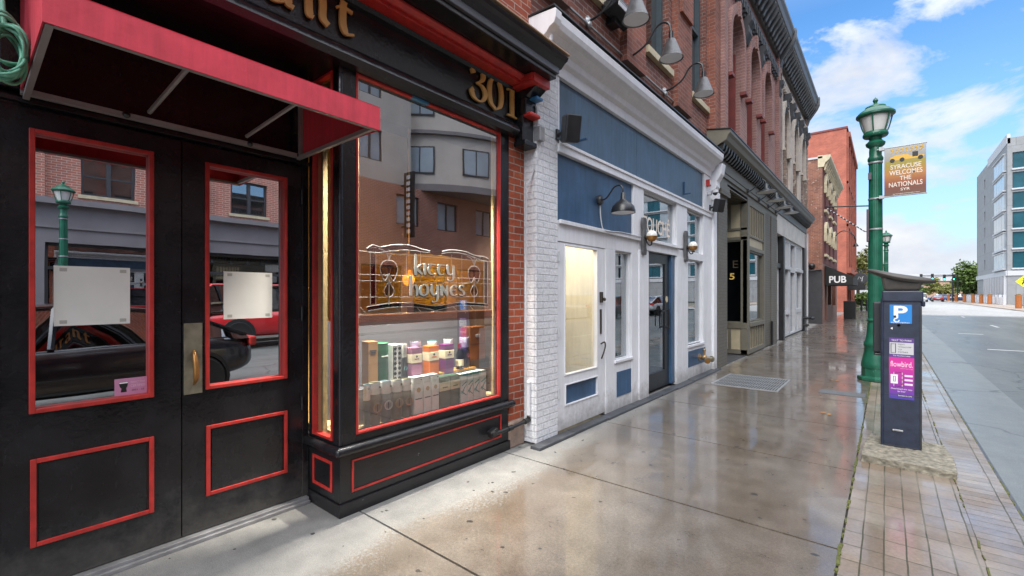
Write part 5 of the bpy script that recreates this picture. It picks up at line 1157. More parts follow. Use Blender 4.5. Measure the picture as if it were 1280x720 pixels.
mb = MB(FS(52.44)); mb.stroke([(-2.1,2.75),(-1.95,3.15),(-1.8,2.95)],.08,R(20),0,.01); mb.stroke([(-1.75,2.7),(-1.7,3.1),(-1.6,3.15)],.08,R(20),0,.01); mb.build('emblem', M['palegrey'], r)
r = thing('arch_lamp','thin black arched lamp on the plum brick front of the old pub','wall lamp',(XE,33.5,4.7)); MB().tube(catmull([(XE,33.5,4.3),(XE+.05,33.5,4.9),(XE+.5,33.5,5.3),(XE+1.0,33.5,5.0),(XE+1.1,33.5,4.5)],6),.025,8).lathe([(.03,4.55),(.14,4.35),(.14,4.33)],(XE+1.1,33.5,0),12).build('arm', M['iron'], r, smooth=50)
rp = MB().box(-4.2,-2.75,22.9,27.6,.0,4.9); 
r = thing('red_wall','low red painted wall set back between the pale building and the old pub','wall',(-4.6,25,0)); MB().box(-4.8,-4.5,22.3,27.65,0,4.9).build('wall', M['red'] if False else paint('red_render',(.42,.04,.045),.6,.15,.05,3), r)
# ------------------------------------------------------------------ parking meter on its concrete pad
pad = MB()
P=[(-.175,5.16),(.44,5.12),(.455,5.55),(.42,5.98),(-.12,6.02),(-.165,5.6)]
pad.prism(P,'z',-.02,.055); po = pad.build('concrete_pad', M['concrete'], loc=(.13,5.6,0), label='rough weathered concrete pad under the parking meter', cat='concrete pad')
po.modifiers.new('sub','SUBSURF').subdivision_type='SIMPLE'; po.modifiers['sub'].levels=5; po.modifiers['sub'].render_levels=5
tx = bpy.data.textures.new('pad_rough','CLOUDS'); tx.noise_scale=.05; dm = po.modifiers.new('disp','DISPLACE'); dm.texture=tx; dm.strength=.022; dm.mid_level=.5
mt = thing('parking_meter','dark navy pay station with curved grey solar hood, blue P plate and purple sticker','parking meter',(.11,5.76,.05))
y0,y1=5.63,5.90; FM=FS(y0)
mb = MB(); mb.box(-.028,.25,y0,y1,.04,1.47); b_ = mb.build('body', M['navy'], mt, bevel=.008)
mb = MB(); mb.box(-.036,.262,y0-.012,y1+.01,1.43,1.535); mb.box(.25,.275,y0-.012,y0+.12,1.385,1.44).box(-.045,-.02,y0-.008,y0+.06,.02,1.47); mb.build('body_cap', M['navy'], mt, bevel=.012)
mb = MB(); mb.box(.235,.2515,y0-.004,y0+.012,.07,1.385).box(-.015,.235,y0-.004,y0+.01,.75-.2,.553).box(-.015,.235,y0-.004,y0+.006,.06,.066); mb.build('door_seam', M['plastic'], mt, bevel=.002)
MB().box(-.105,-.03,y0+.10,y1+.06,.93,1.425).box(-.10,-.03,y0+.10,y1+.06,.90,.925).build('side_box', M['plastic'], mt, bevel=.012)
mb = MB(); mb.add([(-.02,y0+.0,1.535),(.235,y0,1.535),(.235,y1-.01,1.535),(-.02,y1-.01,1.535),(-.045,y0-.02,1.68),(.262,y0-.02,1.62),(.262,y1+.02,1.62),(-.045,y1+.02,1.68)],[(0,3,2,1),(4,5,6,7),(0,1,5,4),(1,2,6,5),(2,3,7,6),(3,0,4,7)])
mb.build('neck', M['hood'], mt, bevel=.02)
xs=[-.145,-.10,-.03,.05,.13,.22,.30,.345]; zt=[1.752,1.745,1.728,1.705,1.688,1.670,1.652,1.643]; zb=[1.722,1.698,1.662,1.633,1.612,1.598,1.597,1.602]; hw=[.10,.15,.19,.205,.205,.19,.15,.10]
mb = MB(); n=10; o=[]; fs=[]
for i,x in enumerate(xs):
    yc=5.77
    for k in range(n):
        a=2*math.pi*k/n; uy=math.cos(a); uz=math.sin(a); f=lambda t:math.copysign(abs(t)**.5,t)
        zc=(zt[i]+zb[i])/2; hz=(zt[i]-zb[i])/2; o.append((x,yc+hw[i]*f(uy),zc+hz*f(uz)))
for i in range(len(xs)-1):
    for k in range(n): fs.append((i*n+k,i*n+(k+1)%n,(i+1)*n+(k+1)%n,(i+1)*n+k))
fs.append(tuple(range(n-1,-1,-1))); fs.append(tuple((len(xs)-1)*n+k for k in range(n)))
mb.add(o,fs); h_ = mb.build('solar_hood', M['hood'], mt, smooth=35); sm=h_.modifiers.new('bevel','BEVEL'); sm.width=.006; sm.segments=2
def g3(name,c0,c1,z0,z1,c2=None):
    m,nt,b=nmat(name); co=objco(nt); s=N(nt,'ShaderNodeSeparateXYZ'); nt.links.new(co,s.inputs[0]); mr=N(nt,'ShaderNodeMapRange'); mr.inputs[1].default_value=z0; mr.inputs[2].default_value=z1; nt.links.new(s.outputs[2],mr.inputs[0])
    st=[(0,c0),(1,c1)] if c2 is None else [(0,c0),(.5,c2),(1,c1)]
    nt.links.new(ramp(nt,mr.outputs[0],st),b.inputs['Base Color']); b.inputs['Roughness'].default_value=.4; return m
pp_ = MB(FM).ubox(.022,.182,1.225,1.402,-.002,.003).build('parking_plate', flat('plate_blue',(.02,.20,.55),.35), mt, bevel=.001)
text('plate_letter','P',FM,.052,.152,1.275,1.392,.003,M['lampwhite'],pp_,.001,.03)
mb=MB(FM); mb.stroke([(p.x,p.y) for p in catmull([(.075,1.275,0),(.055,1.262,0),(.062,1.243,0),(.085,1.243,0),(.092,1.258,0)],5)],.012,R(40),.003,.0042,.7); mb.ubox(.060,.078,1.27,1.30,.003,.0043); mb.build('plate_wheelchair', M['lampwhite'], pp_)
MB(FM).ubox(.052,.07,1.278,1.30,.0043,.0046).build('plate_mark', M['blackline'], pp_)
text('plate_text','FLOWBIRD',FM,.035,.165,1.228,1.238,.003,M['lampwhite'],pp_,.001)
mb=MB(FM); mb.lathe([(.012,0),(.012,.004),(0,.005)],(.088,0,1.207),14,Matrix.Rotation(R(90),3,'X').to_euler()); mb.build('lens', M['blackline'], mt) 
mb=MB(FM); mb.add([(.028,.003,1.178),(.044,.003,1.19),(.044,.003,1.166)],[(0,1,2)]); mb.build('arrow_mark', M['lampwhite'], mt, recalc=False)
stk = MB(FM).ubox(.018,.198,.512,1.088,-.002,.002).build('instruction_sticker', g3('sticker_gradient',(.05,.045,.30),(.55,.03,.28),.512-.05,.83-.05,(.28,.03,.30)), mt)
MB(FM).ubox(.018,.198,.905,1.088,.0021,.0026).build('sticker_head', flat('sticker_violet',(.10,.045,.22),.4), stk)
MB(FM).ubox(.022,.194,.935,1.045,.0027,.0031).build('sticker_panel', flat('sticker_grey',(.50,.50,.52),.4), stk)
wt=M['lampwhite']; bk=M['blackline']
text('sticker_text','TEXT TO PARK',FM,.035,.182,1.058,1.074,.0027,wt,stk,.0006)
MB(FM).frame(.030,.068,.945,1.035,.005,.0031,.0036).build('phone_icon', bk, stk)
for i,s in enumerate(('TEXT','"SYRACUSE"','TO','727563')): text('sticker_text',s,FM,.082,.082+(.05,.10,.028,.07)[i],1.022-i*.024,1.034-i*.024,.0031,bk,stk,.0006)
text('sticker_text','The Flowbird App',FM,.045,.17,.912,.926,.0027,wt,stk,.0006)
text('sticker_brand','flowbird.',FM,.028,.188,.815,.868,.002,flat('soft_pink_ink',(.85,.60,.72)),stk,.0006)
text('sticker_text','smart parking',FM,.10,.186,.795,.806,.002,flat('soft_pink_ink2',(.75,.4,.55)),stk,.0006)
MB(FM).frame(.052,.115,.63,.765,.003,.002,.0025).build('sticker_loop', wt, stk); MB(FM).ubox(.030,.082,.655,.742,.0026,.003).build('phone_icon', flat('icon_white',(.72,.72,.74)), stk); MB(FM).frame(.048,.066,.675,.725,.004,.003,.0034).build('phone_mark', bk, stk)
for z in (.735,.695,.655):
    MB(FM).ubox(.130,.188,z-.009,z+.009,.002,.0026).build('callout', flat('callout_white%g'%z,(.7,.6,.68)), stk); MB(FM).ubox(.105,.117,z-.005,z+.006,.0026,.003).build('callout_dot', M['red'], stk)
text('sticker_text','Download the app',FM,.032,.184,.598,.614,.002,wt,stk,.0006); text('sticker_text','for free!',FM,.08,.135,.578,.592,.002,wt,stk,.0006)
MB(FM).lathe([(.017,0),(.017,.001)],(.05,-.002,.545),16,Matrix.Rotation(R(-90),3,'X').to_euler()).build('app_badge', wt, stk); MB(FM).ubox(.078,.188,.536,.556,.002,.0026).build('web_strip', flat('strip_dark',(.05,.04,.09)), stk); text('sticker_text','flowbird.com',FM,.084,.182,.540,.552,.0026,wt,stk,.0006)
mb=MB(FM); mb.ubox(.045,.12,.205,.222,.0,.008); mb.sphere((.05,.006,.212),.012,8); mb.build('lock', M['alu'], mt, bevel=.003)
# ------------------------------------------------------------------ green street lamps
def street_lamp(x,y,label,peel=True,group='green street lamps along the street'):
    r = thing('street_lamp', label, 'street lamp', (x,y,0), group)
    n=24; c=(x,y,0)
    MB().lathe([(.26,0),(.26,.06),(.20,.07),(.20,.20),(.195,.21)],c,8).build('foot', M['greenpeel'], r, bevel=.01)
    MB().lathe([(.195,.21),(.205,.24),(.20,.30),(.165,.48),(.155,.58),(.165,.60),(.165,.66),(.145,.69),(.125,.82),(.118,.95),(.112,1.0)],c,12).build('base', M['green'], r, smooth=35)
    MB().lathe([(.105,1.0),(.084,3.86)],c,16).lathe([(.112,1.02),(.13,1.05),(.112,1.08)],c,16).build('pole', M['green'], r, smooth=40)
    mb = MB()
    for k in range(10): a=2*math.pi*k/10; mb.tube([(x+(.096)*math.cos(a),y+.096*math.sin(a),1.1),(x+.080*math.cos(a),y+.080*math.sin(a),3.8)],.014,6)
    mb.build('flute', M['green'], r, smooth=60)
    MB().lathe([(.085,3.80),(.11,3.84),(.11,3.88),(.088,3.92),(.09,4.0),(.085,4.06),(.13,4.10),(.14,4.14),(.11,4.17),(.085,4.20),(.10,4.235),(.165,4.25),(.18,4.27),(.18,4.30),(.165,4.335),(.12,4.345)],c,n).build('collar', M['green'], r, smooth=40)
    mb = MB()
    for z in (3.15,2.62,3.78): mb.lathe([(.099,z),(.104,z+.005),(.104,z+.025),(.099,z+.03)],c,n)
    mb.build('band', M['galv'], r, smooth=30)
    MB().lathe([(.145,4.335),(.17,4.42),(.215,4.60),(.205,4.60),(.14,4.345)],c,n).build('globe', M['lampglass'], r, smooth=50)
    mb = MB()
    for k in range(6): a=2*math.pi*(k+.35)/6; ca,sa=math.cos(a),math.sin(a); mb.tube(catmull([(x+.165*ca,y+.165*sa,4.33),(x+.20*ca,y+.20*sa,4.42),(x+.245*ca,y+.245*sa,4.61)],4),.011,6)
    mb.build('cage_rib', M['green'], r, smooth=60)
    MB().lathe([(.0,4.59),(.25,4.595),(.275,4.615),(.275,4.645),(.255,4.665),(.235,4.69),(.165,4.74),(.15,4.75),(.145,4.775),(.09,4.80),(.045,4.825),(.025,4.845),(.03,4.86),(.04,4.885),(.03,4.91),(.012,4.93),(0,4.95)],c,n).build('lamp_cap', M['green'], r, smooth=40)
    return r
la = street_lamp(-.15,10.15,'near green street lamp with peeling foot carrying the event banner')
mb = MB(); mb.box(-.27,-.235,10.0,10.12,2.42,2.98); mb.box(-.25,-.2,10.05,10.08,3.5,3.62); mb.build('pole_sign', paint('dark_plum_sign',(.07,.05,.065),.5), la, bevel=.004)
street_lamp(-.02,31.5,'distant green street lamp farther along the kerb behind the near lamp')
street_lamp(12.6,1.9,'green street lamp across the road before the red brick block')
street_lamp(13.0,26.0,'green street lamp across the road before the curved grey block')
bn = thing('banner','yellow to maroon event banner with a hot rod hung on the street lamp','banner',(.2,10.05,3.2))
FB=FS(10.03); u0,u1,v0,v1=-.03,.50,3.17,3.98
def banner_mat():
    m,nt,b=nmat('banner_print'); co=objco(nt); s=N(nt,'ShaderNodeSeparateXYZ'); nt.links.new(co,s.inputs[0]); mr=N(nt,'ShaderNodeMapRange'); mr.inputs[1].default_value=v0-3.2; mr.inputs[2].default_value=v1-3.2; nt.links.new(s.outputs[2],mr.inputs[0])
    nt.links.new(ramp(nt,mr.outputs[0],[(0,(.13,.07,.05)),(.16,(.16,.05,.03)),(.28,(.26,.08,.03)),(.45,(.40,.17,.04)),(.62,(.30,.22,.03)),(.72,(.29,.25,.05)),(.725,(.26,.25,.23)),(1,(.36,.37,.36))]),b.inputs['Base Color']); b.inputs['Roughness'].default_value=.6; return m
MB(FB).ubox(u0,u1,v0,v1,-.004,.004).build('banner_cloth', banner_mat(), bn)
bw=flat('banner_white',(.66,.60,.52),.6)
for s,a,b,z0,z1 in (('SYRACUSE',.05,.44,3.615,3.69),('WELCOMES',.035,.455,3.515,3.595),('THE',.17,.315,3.42,3.49),('NATIONALS',.03,.455,3.315,3.395),('SYR',.18,.30,3.245,3.29),('syracusenationals.com',.08,.42,3.185,3.205)): text('banner_text',s,FB,a,b,z0,z1,.004,bw,bn,.002,.012)
yl=flat('rod_yellow',(.62,.36,.03),.4); 
mb=MB(FB); mb.add([(u,.006,v) for u,v in ((.04,3.76),(.46,3.76),(.48,3.80),(.30,3.815),(.27,3.845),(.12,3.85),(.05,3.82))],[tuple(range(7))]); mb.build('hot_rod', yl, bn, recalc=False)
mb=MB(FB)
for u in (.075,.20,.43): mb.lathe([(.032,0),(.032,.004)],(u,.006,3.765),16,Matrix.Rotation(R(-90),3,'X').to_euler())
mb.ubox(.33,.40,3.79,3.87,.006,.008); mb.build('hot_rod_wheels', M['blackline'], bn)
mb=MB(FB); x=.03
for k,(a,b) in enumerate(((.03,.09),(.10,.15),(.16,.21),(.22,.27),(.28,.33),(.34,.39),(.40,.46))): mb.stroke([(p.x,p.y) for p in catmull([(a+.02,3.885,0),(b,3.93,0),(a+.03,3.945,0),(b+.005,3.965,0)],4)],.022,R(30),.004+.0005*k,.007+.0005*k,.5)
mb.build('banner_script', yl, bn)
mb=MB(); mb.tube([(-.13,10.035,3.99),(.51,10.035,3.99)],.012,8).tube([(-.13,10.035,3.165),(.51,10.035,3.165)],.012,8).box(-.10,-.03,9.99,10.06,3.96,4.02).box(-.10,-.03,9.99,10.06,3.14,3.19); mb.build('banner_arm', M['galv'], bn, smooth=40)
# ------------------------------------------------------------------ across the road (seen in the shop glass)
ob = thing('red_brick_block','long red brick block with taupe ground floor across the road','building',(17,2,0))
XO=15.2; F=FW(XO)
W_=[(a,a+1.5,z,z+1.45) for a in (-11.0,-6.4,-1.8,2.6,7.3) for z in (5.0,8.4,11.6)]
mb=MB(F).wall(-14,11.8,4.75,14.5,-.4,0,W_); 
for a in (-12.6,-8.0,-3.4,.9,5.6,9.9): mb.ubox(a,a+.8,4.75,14.4,.001,.16)
mb.build('brick_wall',M['brickO'],ob); MB().box(XO+.3,32,-14,11.8,14.3,14.6).box(31.7,32,-14,11.8,0,14.3).build('roof',M['darkgrey'],ob)
mb=MB(F); mb.ubox(-14,11.8,3.25,4.55,-.3,.10).ubox(-14,11.8,4.55,4.75,-.3,.35).ubox(-14,11.8,3.75,3.85,.1,.16)
for a in (-13,-9.5,-6,-2.5,.9,5.6,9.9): mb.ubox(a,a+.8,0,3.25,-.3,.12)
mb.build('taupe_front',M['grey_dark'],ob)
mb=MB(F)
for h in W_: mb.ubox(h[0]-.08,h[1]+.08,h[2]-.12,h[2],-.1,.06)
mb.build('stone_sill',M['cream'],ob)
dk=paint('dark_frame',(.05,.05,.055),.5)
for a,b,c,d in W_:
    w=MB(F).frame(a,b,c,d,.08,-.22,-.1).ubox((a+b)/2-.06,(a+b)/2+.06,c,d,-.2,-.1).ubox(a,b,c+.68,c+.74,-.2,-.12).build('window',dk,ob)
    MB(F).ubox(a+.06,b-.06,c+.06,d-.06,-.17,-.165).build('pane',glass('house_glass%g%g'%(a,c),.3,(.6,.62,.62)),w); MB(F).ubox(a+.06,a+.45,c+.06,d-.06,-.32,-.30).ubox(b-.45,b-.06,c+.06,d-.06,-.32,-.30).ubox(a,b,c,d,-.36,-.35).build('drapes',M['curtain'],w)
for a,b in ((-12.2,-9.5),(-8.7,-6),(-5.2,-2.5),(-1.7,.9),(1.7,5.6),(6.4,9.9),(10.7,11.8)):
    w=MB(F).frame(a,b,.3,3.25,.1,-.25,-.1).ubox(a,b,2.35,2.45,-.24,-.12).build('shop_window',dk,ob); MB(F).ubox(a+.05,b-.05,.35,3.2,-.2,-.19).build('pane',M['darkglass'],w); MB(F).ubox(a,b,.3,3.2,-.4,-.38).build('drapes',M['curtain'],w)
MB(F).prism([(0,0)]*3,'x',0,0) if False else None
r=thing('wall_sconce','dark half-round wall light on a brick pier across the road','wall lamp',(XO-.2,6.0,4.2)); MB().lathe([(.16,3.6),(.2,4.3),(.17,4.3),(.14,3.62)],(XO-.25,6.0,0),12).build('shade',M['iron'],r)
gb=thing('curved_grey_block','grey and brick apartment block with a curved corner bay across the road','building',(18,19,0)); F=FW(XO+.0)
W2=[(a,a+1.6,5.4,7.1) for a in (15.2,18.2,21.5,24.5,27.5)]
MB(F).wall(12,32,0,7.6,-.4,0,W2+[(a,a+2.6,.4,3.1) for a in (13,16.4,19.8,23.2,26.6)]).build('brick_wall',M['brickO'],gb)
mb=MB(F); mb.wall(12,16.2,7.6,19,-.4,.0,[(12.9,14.3,8.6,10.3),(12.9,14.3,12,13.7)]).ubox(12,14.6,3.4,19,.0,.25) if False else mb.wall(12,16.2,7.6,19,-.4,.0,[(12.9,14.3,8.6,10.3),(12.9,14.3,12,13.7)]); mb.build('stucco_wall',M['grey_mid'],gb)
cy,Rr=23.0,8.0; arc=[(XO+5.6-Rr*math.cos(t),cy+Rr*math.sin(t)) for t in [R(-62+124*i/24) for i in range(25)]]
poly=arc+[(XO+6,arc[-1][1]),(XO+6,arc[0][1])]
MB().prism(poly,'z',8.0,19).build('curved_bay',M['grey_mid'],gb,smooth=30)
big=[(XO+5.6-(Rr+.25)*math.cos(t),cy+(Rr+.25)*math.sin(t)) for t in [R(-64+128*i/24) for i in range(25)]]; poly2=big+[(XO+6,big[-1][1]),(XO+6,big[0][1])]
MB().prism(poly2,'z',7.55,7.95).prism(poly2,'z',10.9,11.1).prism(poly2,'z',14.2,14.4).build('curved_band',M['grey_dark'],gb,smooth=30)
for z in (8.6,12.0,15.4):
    for t in (-48,-24,0,24,48):
        q=Matrix.Rotation(R(-t),3,'Z').to_quaternion(); p=Vector((XO+5.6-(Rr+.01)*math.cos(R(t)),cy+(Rr+.01)*math.sin(R(t)),z+.8))
        w=MB().obox(p,(.08,1.7,1.6),q).build('window',dk,gb); mb=MB()
        for s in (-1,1): mb.obox(p+q@Vector((-.03,s*.4,0)),(.06,.72,1.42),q)
        mb.build('pane',M['palewin'],w)
for a,b,c,d in W2+[(12.9,14.3,8.6,10.3),(12.9,14.3,12,13.7)]:
    w=MB(F).frame(a,b,c,d,.08,-.22,-.1).ubox((a+b)/2-.05,(a+b)/2+.05,c,d,-.2,-.1).build('window',dk,gb); MB(F).ubox(a+.05,b-.05,c+.05,d-.05,-.17,-.16).build('pane',M['palewin'],w)
for a in (13,16.4,19.8,23.2,26.6):
    w=MB(F).frame(a,a+2.6,.4,3.1,.1,-.22,-.1).build('shop_window',dk,gb); MB(F).ubox(a+.05,a+2.55,.45,3.05,-.17,-.16).build('pane',M['darkglass'],w)
MB().box(XO+.4,32,12,32,18.8,19).box(31.6,32,12,32,0,18.8).build('roof',M['darkgrey'],gb)
r=thing('blade_sign','tall narrow dark blade sign with white letters on the curved block across the road','sign',(XO-.6,15.6,5)); MB().box(XO-1.1,XO-.3,15.5,15.62,4.6,8.2).box(XO-.3,XO,15.53,15.58,7.5,7.6).box(XO-.3,XO,15.53,15.58,5.2,5.3).build('sign_board',M['iron'],r)
mb=MB()
for k in range(10): mb.box(XO-.85,XO-.55,15.47,15.498,4.85+k*.33,5.05+k*.33)
mb.build('letter_blocks',M['palegrey'],r)
nb_=thing('white_grey_block','plain grey and white block farther along the far side of the road','building',(20,60,0))
# ------------------------------------------------------------------ cars
def car(name,label,cat,col,L,Wd,Hh,style,loc,rz,group=None):
    r=thing(name,label,cat,loc,group); LOC[r.name]=Vector((0,0,0)); m=paint('car_'+name+str(round(loc[1])),col,.22,.05,0,3,0,.6); hw=Wd/2; e=L/2
    if style=='box': st=[(-e,.45,.95,.80),(-e+.15,.35,1.02,.95),(-e+.9,.3,1.05,1),(0,.3,1.06,1),(e-1.25,.3,1.06,1),(e-.2,.32,.98,.95),(e,.45,.85,.82)]; gh=[(-e+.05,1.0,1.70),(-e+.25,1.03,Hh),(.3,1.05,Hh),(.55,1.05,1.72),(e-1.25,1.05,1.08)]
    else: st=[(-e,.5,.80,.72),(-e+.12,.36,.92,.88),(-e+.7,.28,.95,.98),(0,.26,.92,1),(e-1.0,.28,.88,.98),(e-.3,.3,.78,.90),(e,.42,.62,.74)]; gh=[(-e+.12,.90,.95),(-e+1.0,.92,Hh-.10),(-.1,.90,Hh),(.35,.90,Hh-.02),(e-1.15,.87,.92)]
    def loft(sec,mb):
        n=len(sec[0]); o=[p for s in sec for p in s]; fs=[]
        for i in range(len(sec)-1):
            for k in range(n): fs.append((i*n+k,i*n+(k+1)%n,(i+1)*n+(k+1)%n,(i+1)*n+k))
        fs.append(tuple(range(n))); fs.append(tuple((len(sec)-1)*n+k for k in range(n-1,-1,-1))); return mb.add(o,fs)
    sec=[]
    for y,zl,zh,f in st:
        w=hw*f; sec.append([(-w*.92,y,zl),(-w,y,zl+.12),(-w,y,zl+(zh-zl)*.62),(-w*.93,y,zh-.02),(-w*.7,y,zh+.015),(w*.7,y,zh+.015),(w*.93,y,zh-.02),(w,y,zl+(zh-zl)*.62),(w,y,zl+.12),(w*.92,y,zl)])
    b=loft(sec,MB()).build('body',m,r,smooth=50); b.modifiers.new('s','SUBSURF').levels=1
    sec=[]
    for y,zb,zt in gh: sec.append([(-hw*.86,y,zb-.02),(-hw*.70,y,zt-.03),(-hw*.55,y,zt),(hw*.55,y,zt),(hw*.70,y,zt-.03),(hw*.86,y,zb-.02)])
    loft(sec,MB()).build('window',M['carglass'] if style!='x' else m,r,smooth=30)
    mb=MB(); T=[g for g in gh if g[2]>Hh-.25]
    for i in range(len(T)-1):
        (ya,_,za),(yb,_,zb2)=T[i],T[i+1]; w=hw*.715
        mb.add([(-w,ya,za-.035),(-w*.8,ya,za+.012),(w*.8,ya,za+.012),(w,ya,za-.035),(-w,yb,zb2-.035),(-w*.8,yb,zb2+.012),(w*.8,yb,zb2+.012),(w,yb,zb2-.035)],[(0,1,5,4),(1,2,6,5),(2,3,7,6),(0,4,7,3),(0,3,2,1),(4,5,6,7)])
    for s in (-1,1):
        for i in range(len(gh)-1):
            (ya,ba,za),(yb,bb,zb2)=gh[i],gh[i+1]
            mb.tube([(s*hw*.705,ya,za-.02),(s*hw*.705,yb,zb2-.02)],.028,6)
        mb.tube([(s*hw*.87,.1,gh[2][1]),(s*hw*.71,.05,gh[2][2]-.03)],.035,6)
    mb.build('roof',m,r,smooth=40)
    wr=.34 if style!='box' else .40
    for s in (-1,1):
        for y in (-e+.82,e-.88):
            c=(s*(hw-.10),y,wr); ax=Matrix.Rotation(R(90),3,'Y').to_euler()
            w=MB().lathe([(wr*.62,-.1),(wr*.9,-.115),(wr,-.08),(wr,.08),(wr*.9,.115),(wr*.62,.1)],c,24,ax).build('wheel',M['tyre'],r,smooth=40)
            MB().lathe([(0,-.10),(wr*.62,-.095),(wr*.62,.095),(0,.10)],c,10,ax).build('rim',M['rim'],w,smooth=20)
            MB().lathe([(wr*1.13,-.102),(wr*1.13,.102),(wr*1.0,.10),(wr*1.0,-.10)],(s*(hw-.098),y,wr+.02),20,ax).build('wheel_arch',M['tyre'],r,smooth=30)
        MB().box(s*hw*.88-.04,s*hw*.88+.04,e-.9-.02,e-.9+.0,.0,.01) if False else None
        MB().obox((s*hw*.70,e-.12,.66 if style!='box' else .85),(.34,.12,.13),Matrix.Identity(3).to_quaternion()).build('headlight',M['lampglass'],r,bevel=.03)
        MB().obox((s*hw*.72,-e+.08,.84 if style!='box' else .9),(.34,.10,.14),Matrix.Identity(3).to_quaternion()).build('tail_light',M['red'],r,bevel=.03)
        MB().obox((s*(hw+.05),e-1.55 if style!='box' else .75,1.02),(.16,.10,.13),Matrix.Identity(3).to_quaternion()).build('mirror',m,r,bevel=.03)
    MB().box(-.26,.26,-e-.004,-e+.05,.62,.74).build('number_plate',M['palegrey'],r)
    r.rotation_euler=(0,0,rz); LOC[r.name]=Vector(loc); return r
RZ=-.056
car('hatchback','black hatchback parked at the kerb beside the pub doors','car',(.006,.006,.008),4.4,1.8,1.42,'hatch',(1.85,.75,RZ),R(180))
car('off_roader','red boxy off-roader parked across the road','car',(.50,.02,.025),4.2,1.85,1.85,'box',(8.4,6.2,RZ),R(0))
car('sedan','white sedan parked across the road before the brick block','car',(.6,.62,.65),4.6,1.8,1.42,'hatch',(8.4,-.2,RZ),0)
car('silver_car','silver car parked across the road before the curved grey block','car',(.5,.52,.55),4.6,1.8,1.45,'hatch',(8.3,34,RZ),0)
car('dark_car','dark grey car parked behind the silver one across the road','car',(.05,.055,.06),4.5,1.8,1.45,'hatch',(8.3,27,RZ),0)
car('pickup','white boxy car far down the road near the junction','car',(.65,.66,.68),4.8,1.9,1.8,'box',(5.6,128,RZ),0,'distant traffic')
car('distant_sedan','small dark red car far down the road beside the white one','car',(.35,.03,.04),4.5,1.8,1.45,'hatch',(8.4,133,RZ),0,'distant traffic')
for i,(x,y,c,l) in enumerate(((9.8,148,(.05,.1,.25),'tiny blue car parked far away beyond the white fence'),(12.2,156,(.5,.52,.55),'tiny silver car parked far away next to the blue one'),(13.6,146,(.04,.06,.14),'tiny navy car parked far away, just left of the grey block'),(15.6,158,(.2,.35,.45),'tiny pale blue car parked far away behind the navy one'))):
    car('parked_car',l,'car',c,4.6,1.8,1.6,'box',(x,y,RZ),R(90),'cars parked far beyond the junction')
# ------------------------------------------------------------------ modern grey block at the right
mg=thing('modern_grey_block','modern seven-storey grey block with teal and white glass bands at the far junction','building',(22,108,0))
XG=13.4; YG=95.7; Fa=FW(XG); Fb=FS(YG); lv=[5.3+k*2.85 for k in range(6)]
sw_=[(114.6,115.9,z+.6,z+2.3) for z in lv]; gw=[(YG+.9,104.9,z,z+2.3) for z in lv]; gl_=[(96.5+k*2.2,98.1+k*2.2,.4,3.6) for k in range(9)]
MB(Fa).wall(YG,124,0,24,-.4,0,sw_+gw+gl_).build('street_wall',M['grey_build'],mg)
gb2=[(XG+.5,42,z,z+2.3) for z in lv]
MB(Fb).wall(XG+.402,45,0,24,-.4,.002,gb2).build('end_wall',M['grey_build'],mg)
mb=MB(Fa)
for z in lv: mb.ubox(YG+.85,105.2,z-.22,z,-.05,.35); mb.ubox(YG+.85,105.2,z+2.3,z+2.42,-.05,.35)
for k in range(9): mb.ubox(96.0+k*2.2,96.35+k*2.2,0,4.2,0,.3)
mb.ubox(YG,124,4.2,4.9,0,.15); mb.ubox(YG,112,23.2,24.6,-.3,.05); mb.build('white_band',M['palegrey'],mg)
mb=MB(Fb)
for z in lv: mb.ubox(XG+.4,45,z-.22,z,-.05,.2)
mb.ubox(XG,45,4.2,4.9,0,.15); mb.build('white_band',M['palegrey'],mg)
for z in lv:
    for k in range(4): a=YG+.9+k*2.03; MB(Fa).ubox(a,a+1.93,z,z+2.3,-.1,.2).build('window',M['palewin'],mg)
    u=XG+.5; k=0
    while u<41:
        wdt=(1.5,1.2,1.9)[k%3]; MB(Fb).ubox(u+.06,u+wdt,z,z+2.3,-.3,-.2).build('window',(M['tealp'] if 'tealp' in M else M.setdefault('tealp',paint('teal_spandrel',(.012,.075,.10),.15,.2,0,.5))) if k%3<2 else M['palewin'],mg); u+=wdt; k+=1
    MB(Fa).ubox(114.6,115.9,z+.6,z+2.3,-.3,-.2).build('window',M['palewin'],mg)
MB(Fa).ubox(96,124,.3,3.6,-.3,-.25).build('ground_glazing',M['darkglass'],mg); MB().box(XG+.4,45,YG+.4,124,23.8,24.1).box(44.6,45,YG,124,0,24).box(XG,45,123.6,124,0,24).build('roof',M['grey_build'],mg)
MB().tube([(17,100,24),(17,100,28)],.06,6).build('mast',M['iron'],mg); MB().box(20,26,101,107,24.1,26.2).build('roof_plant',M['palegrey'],mg)
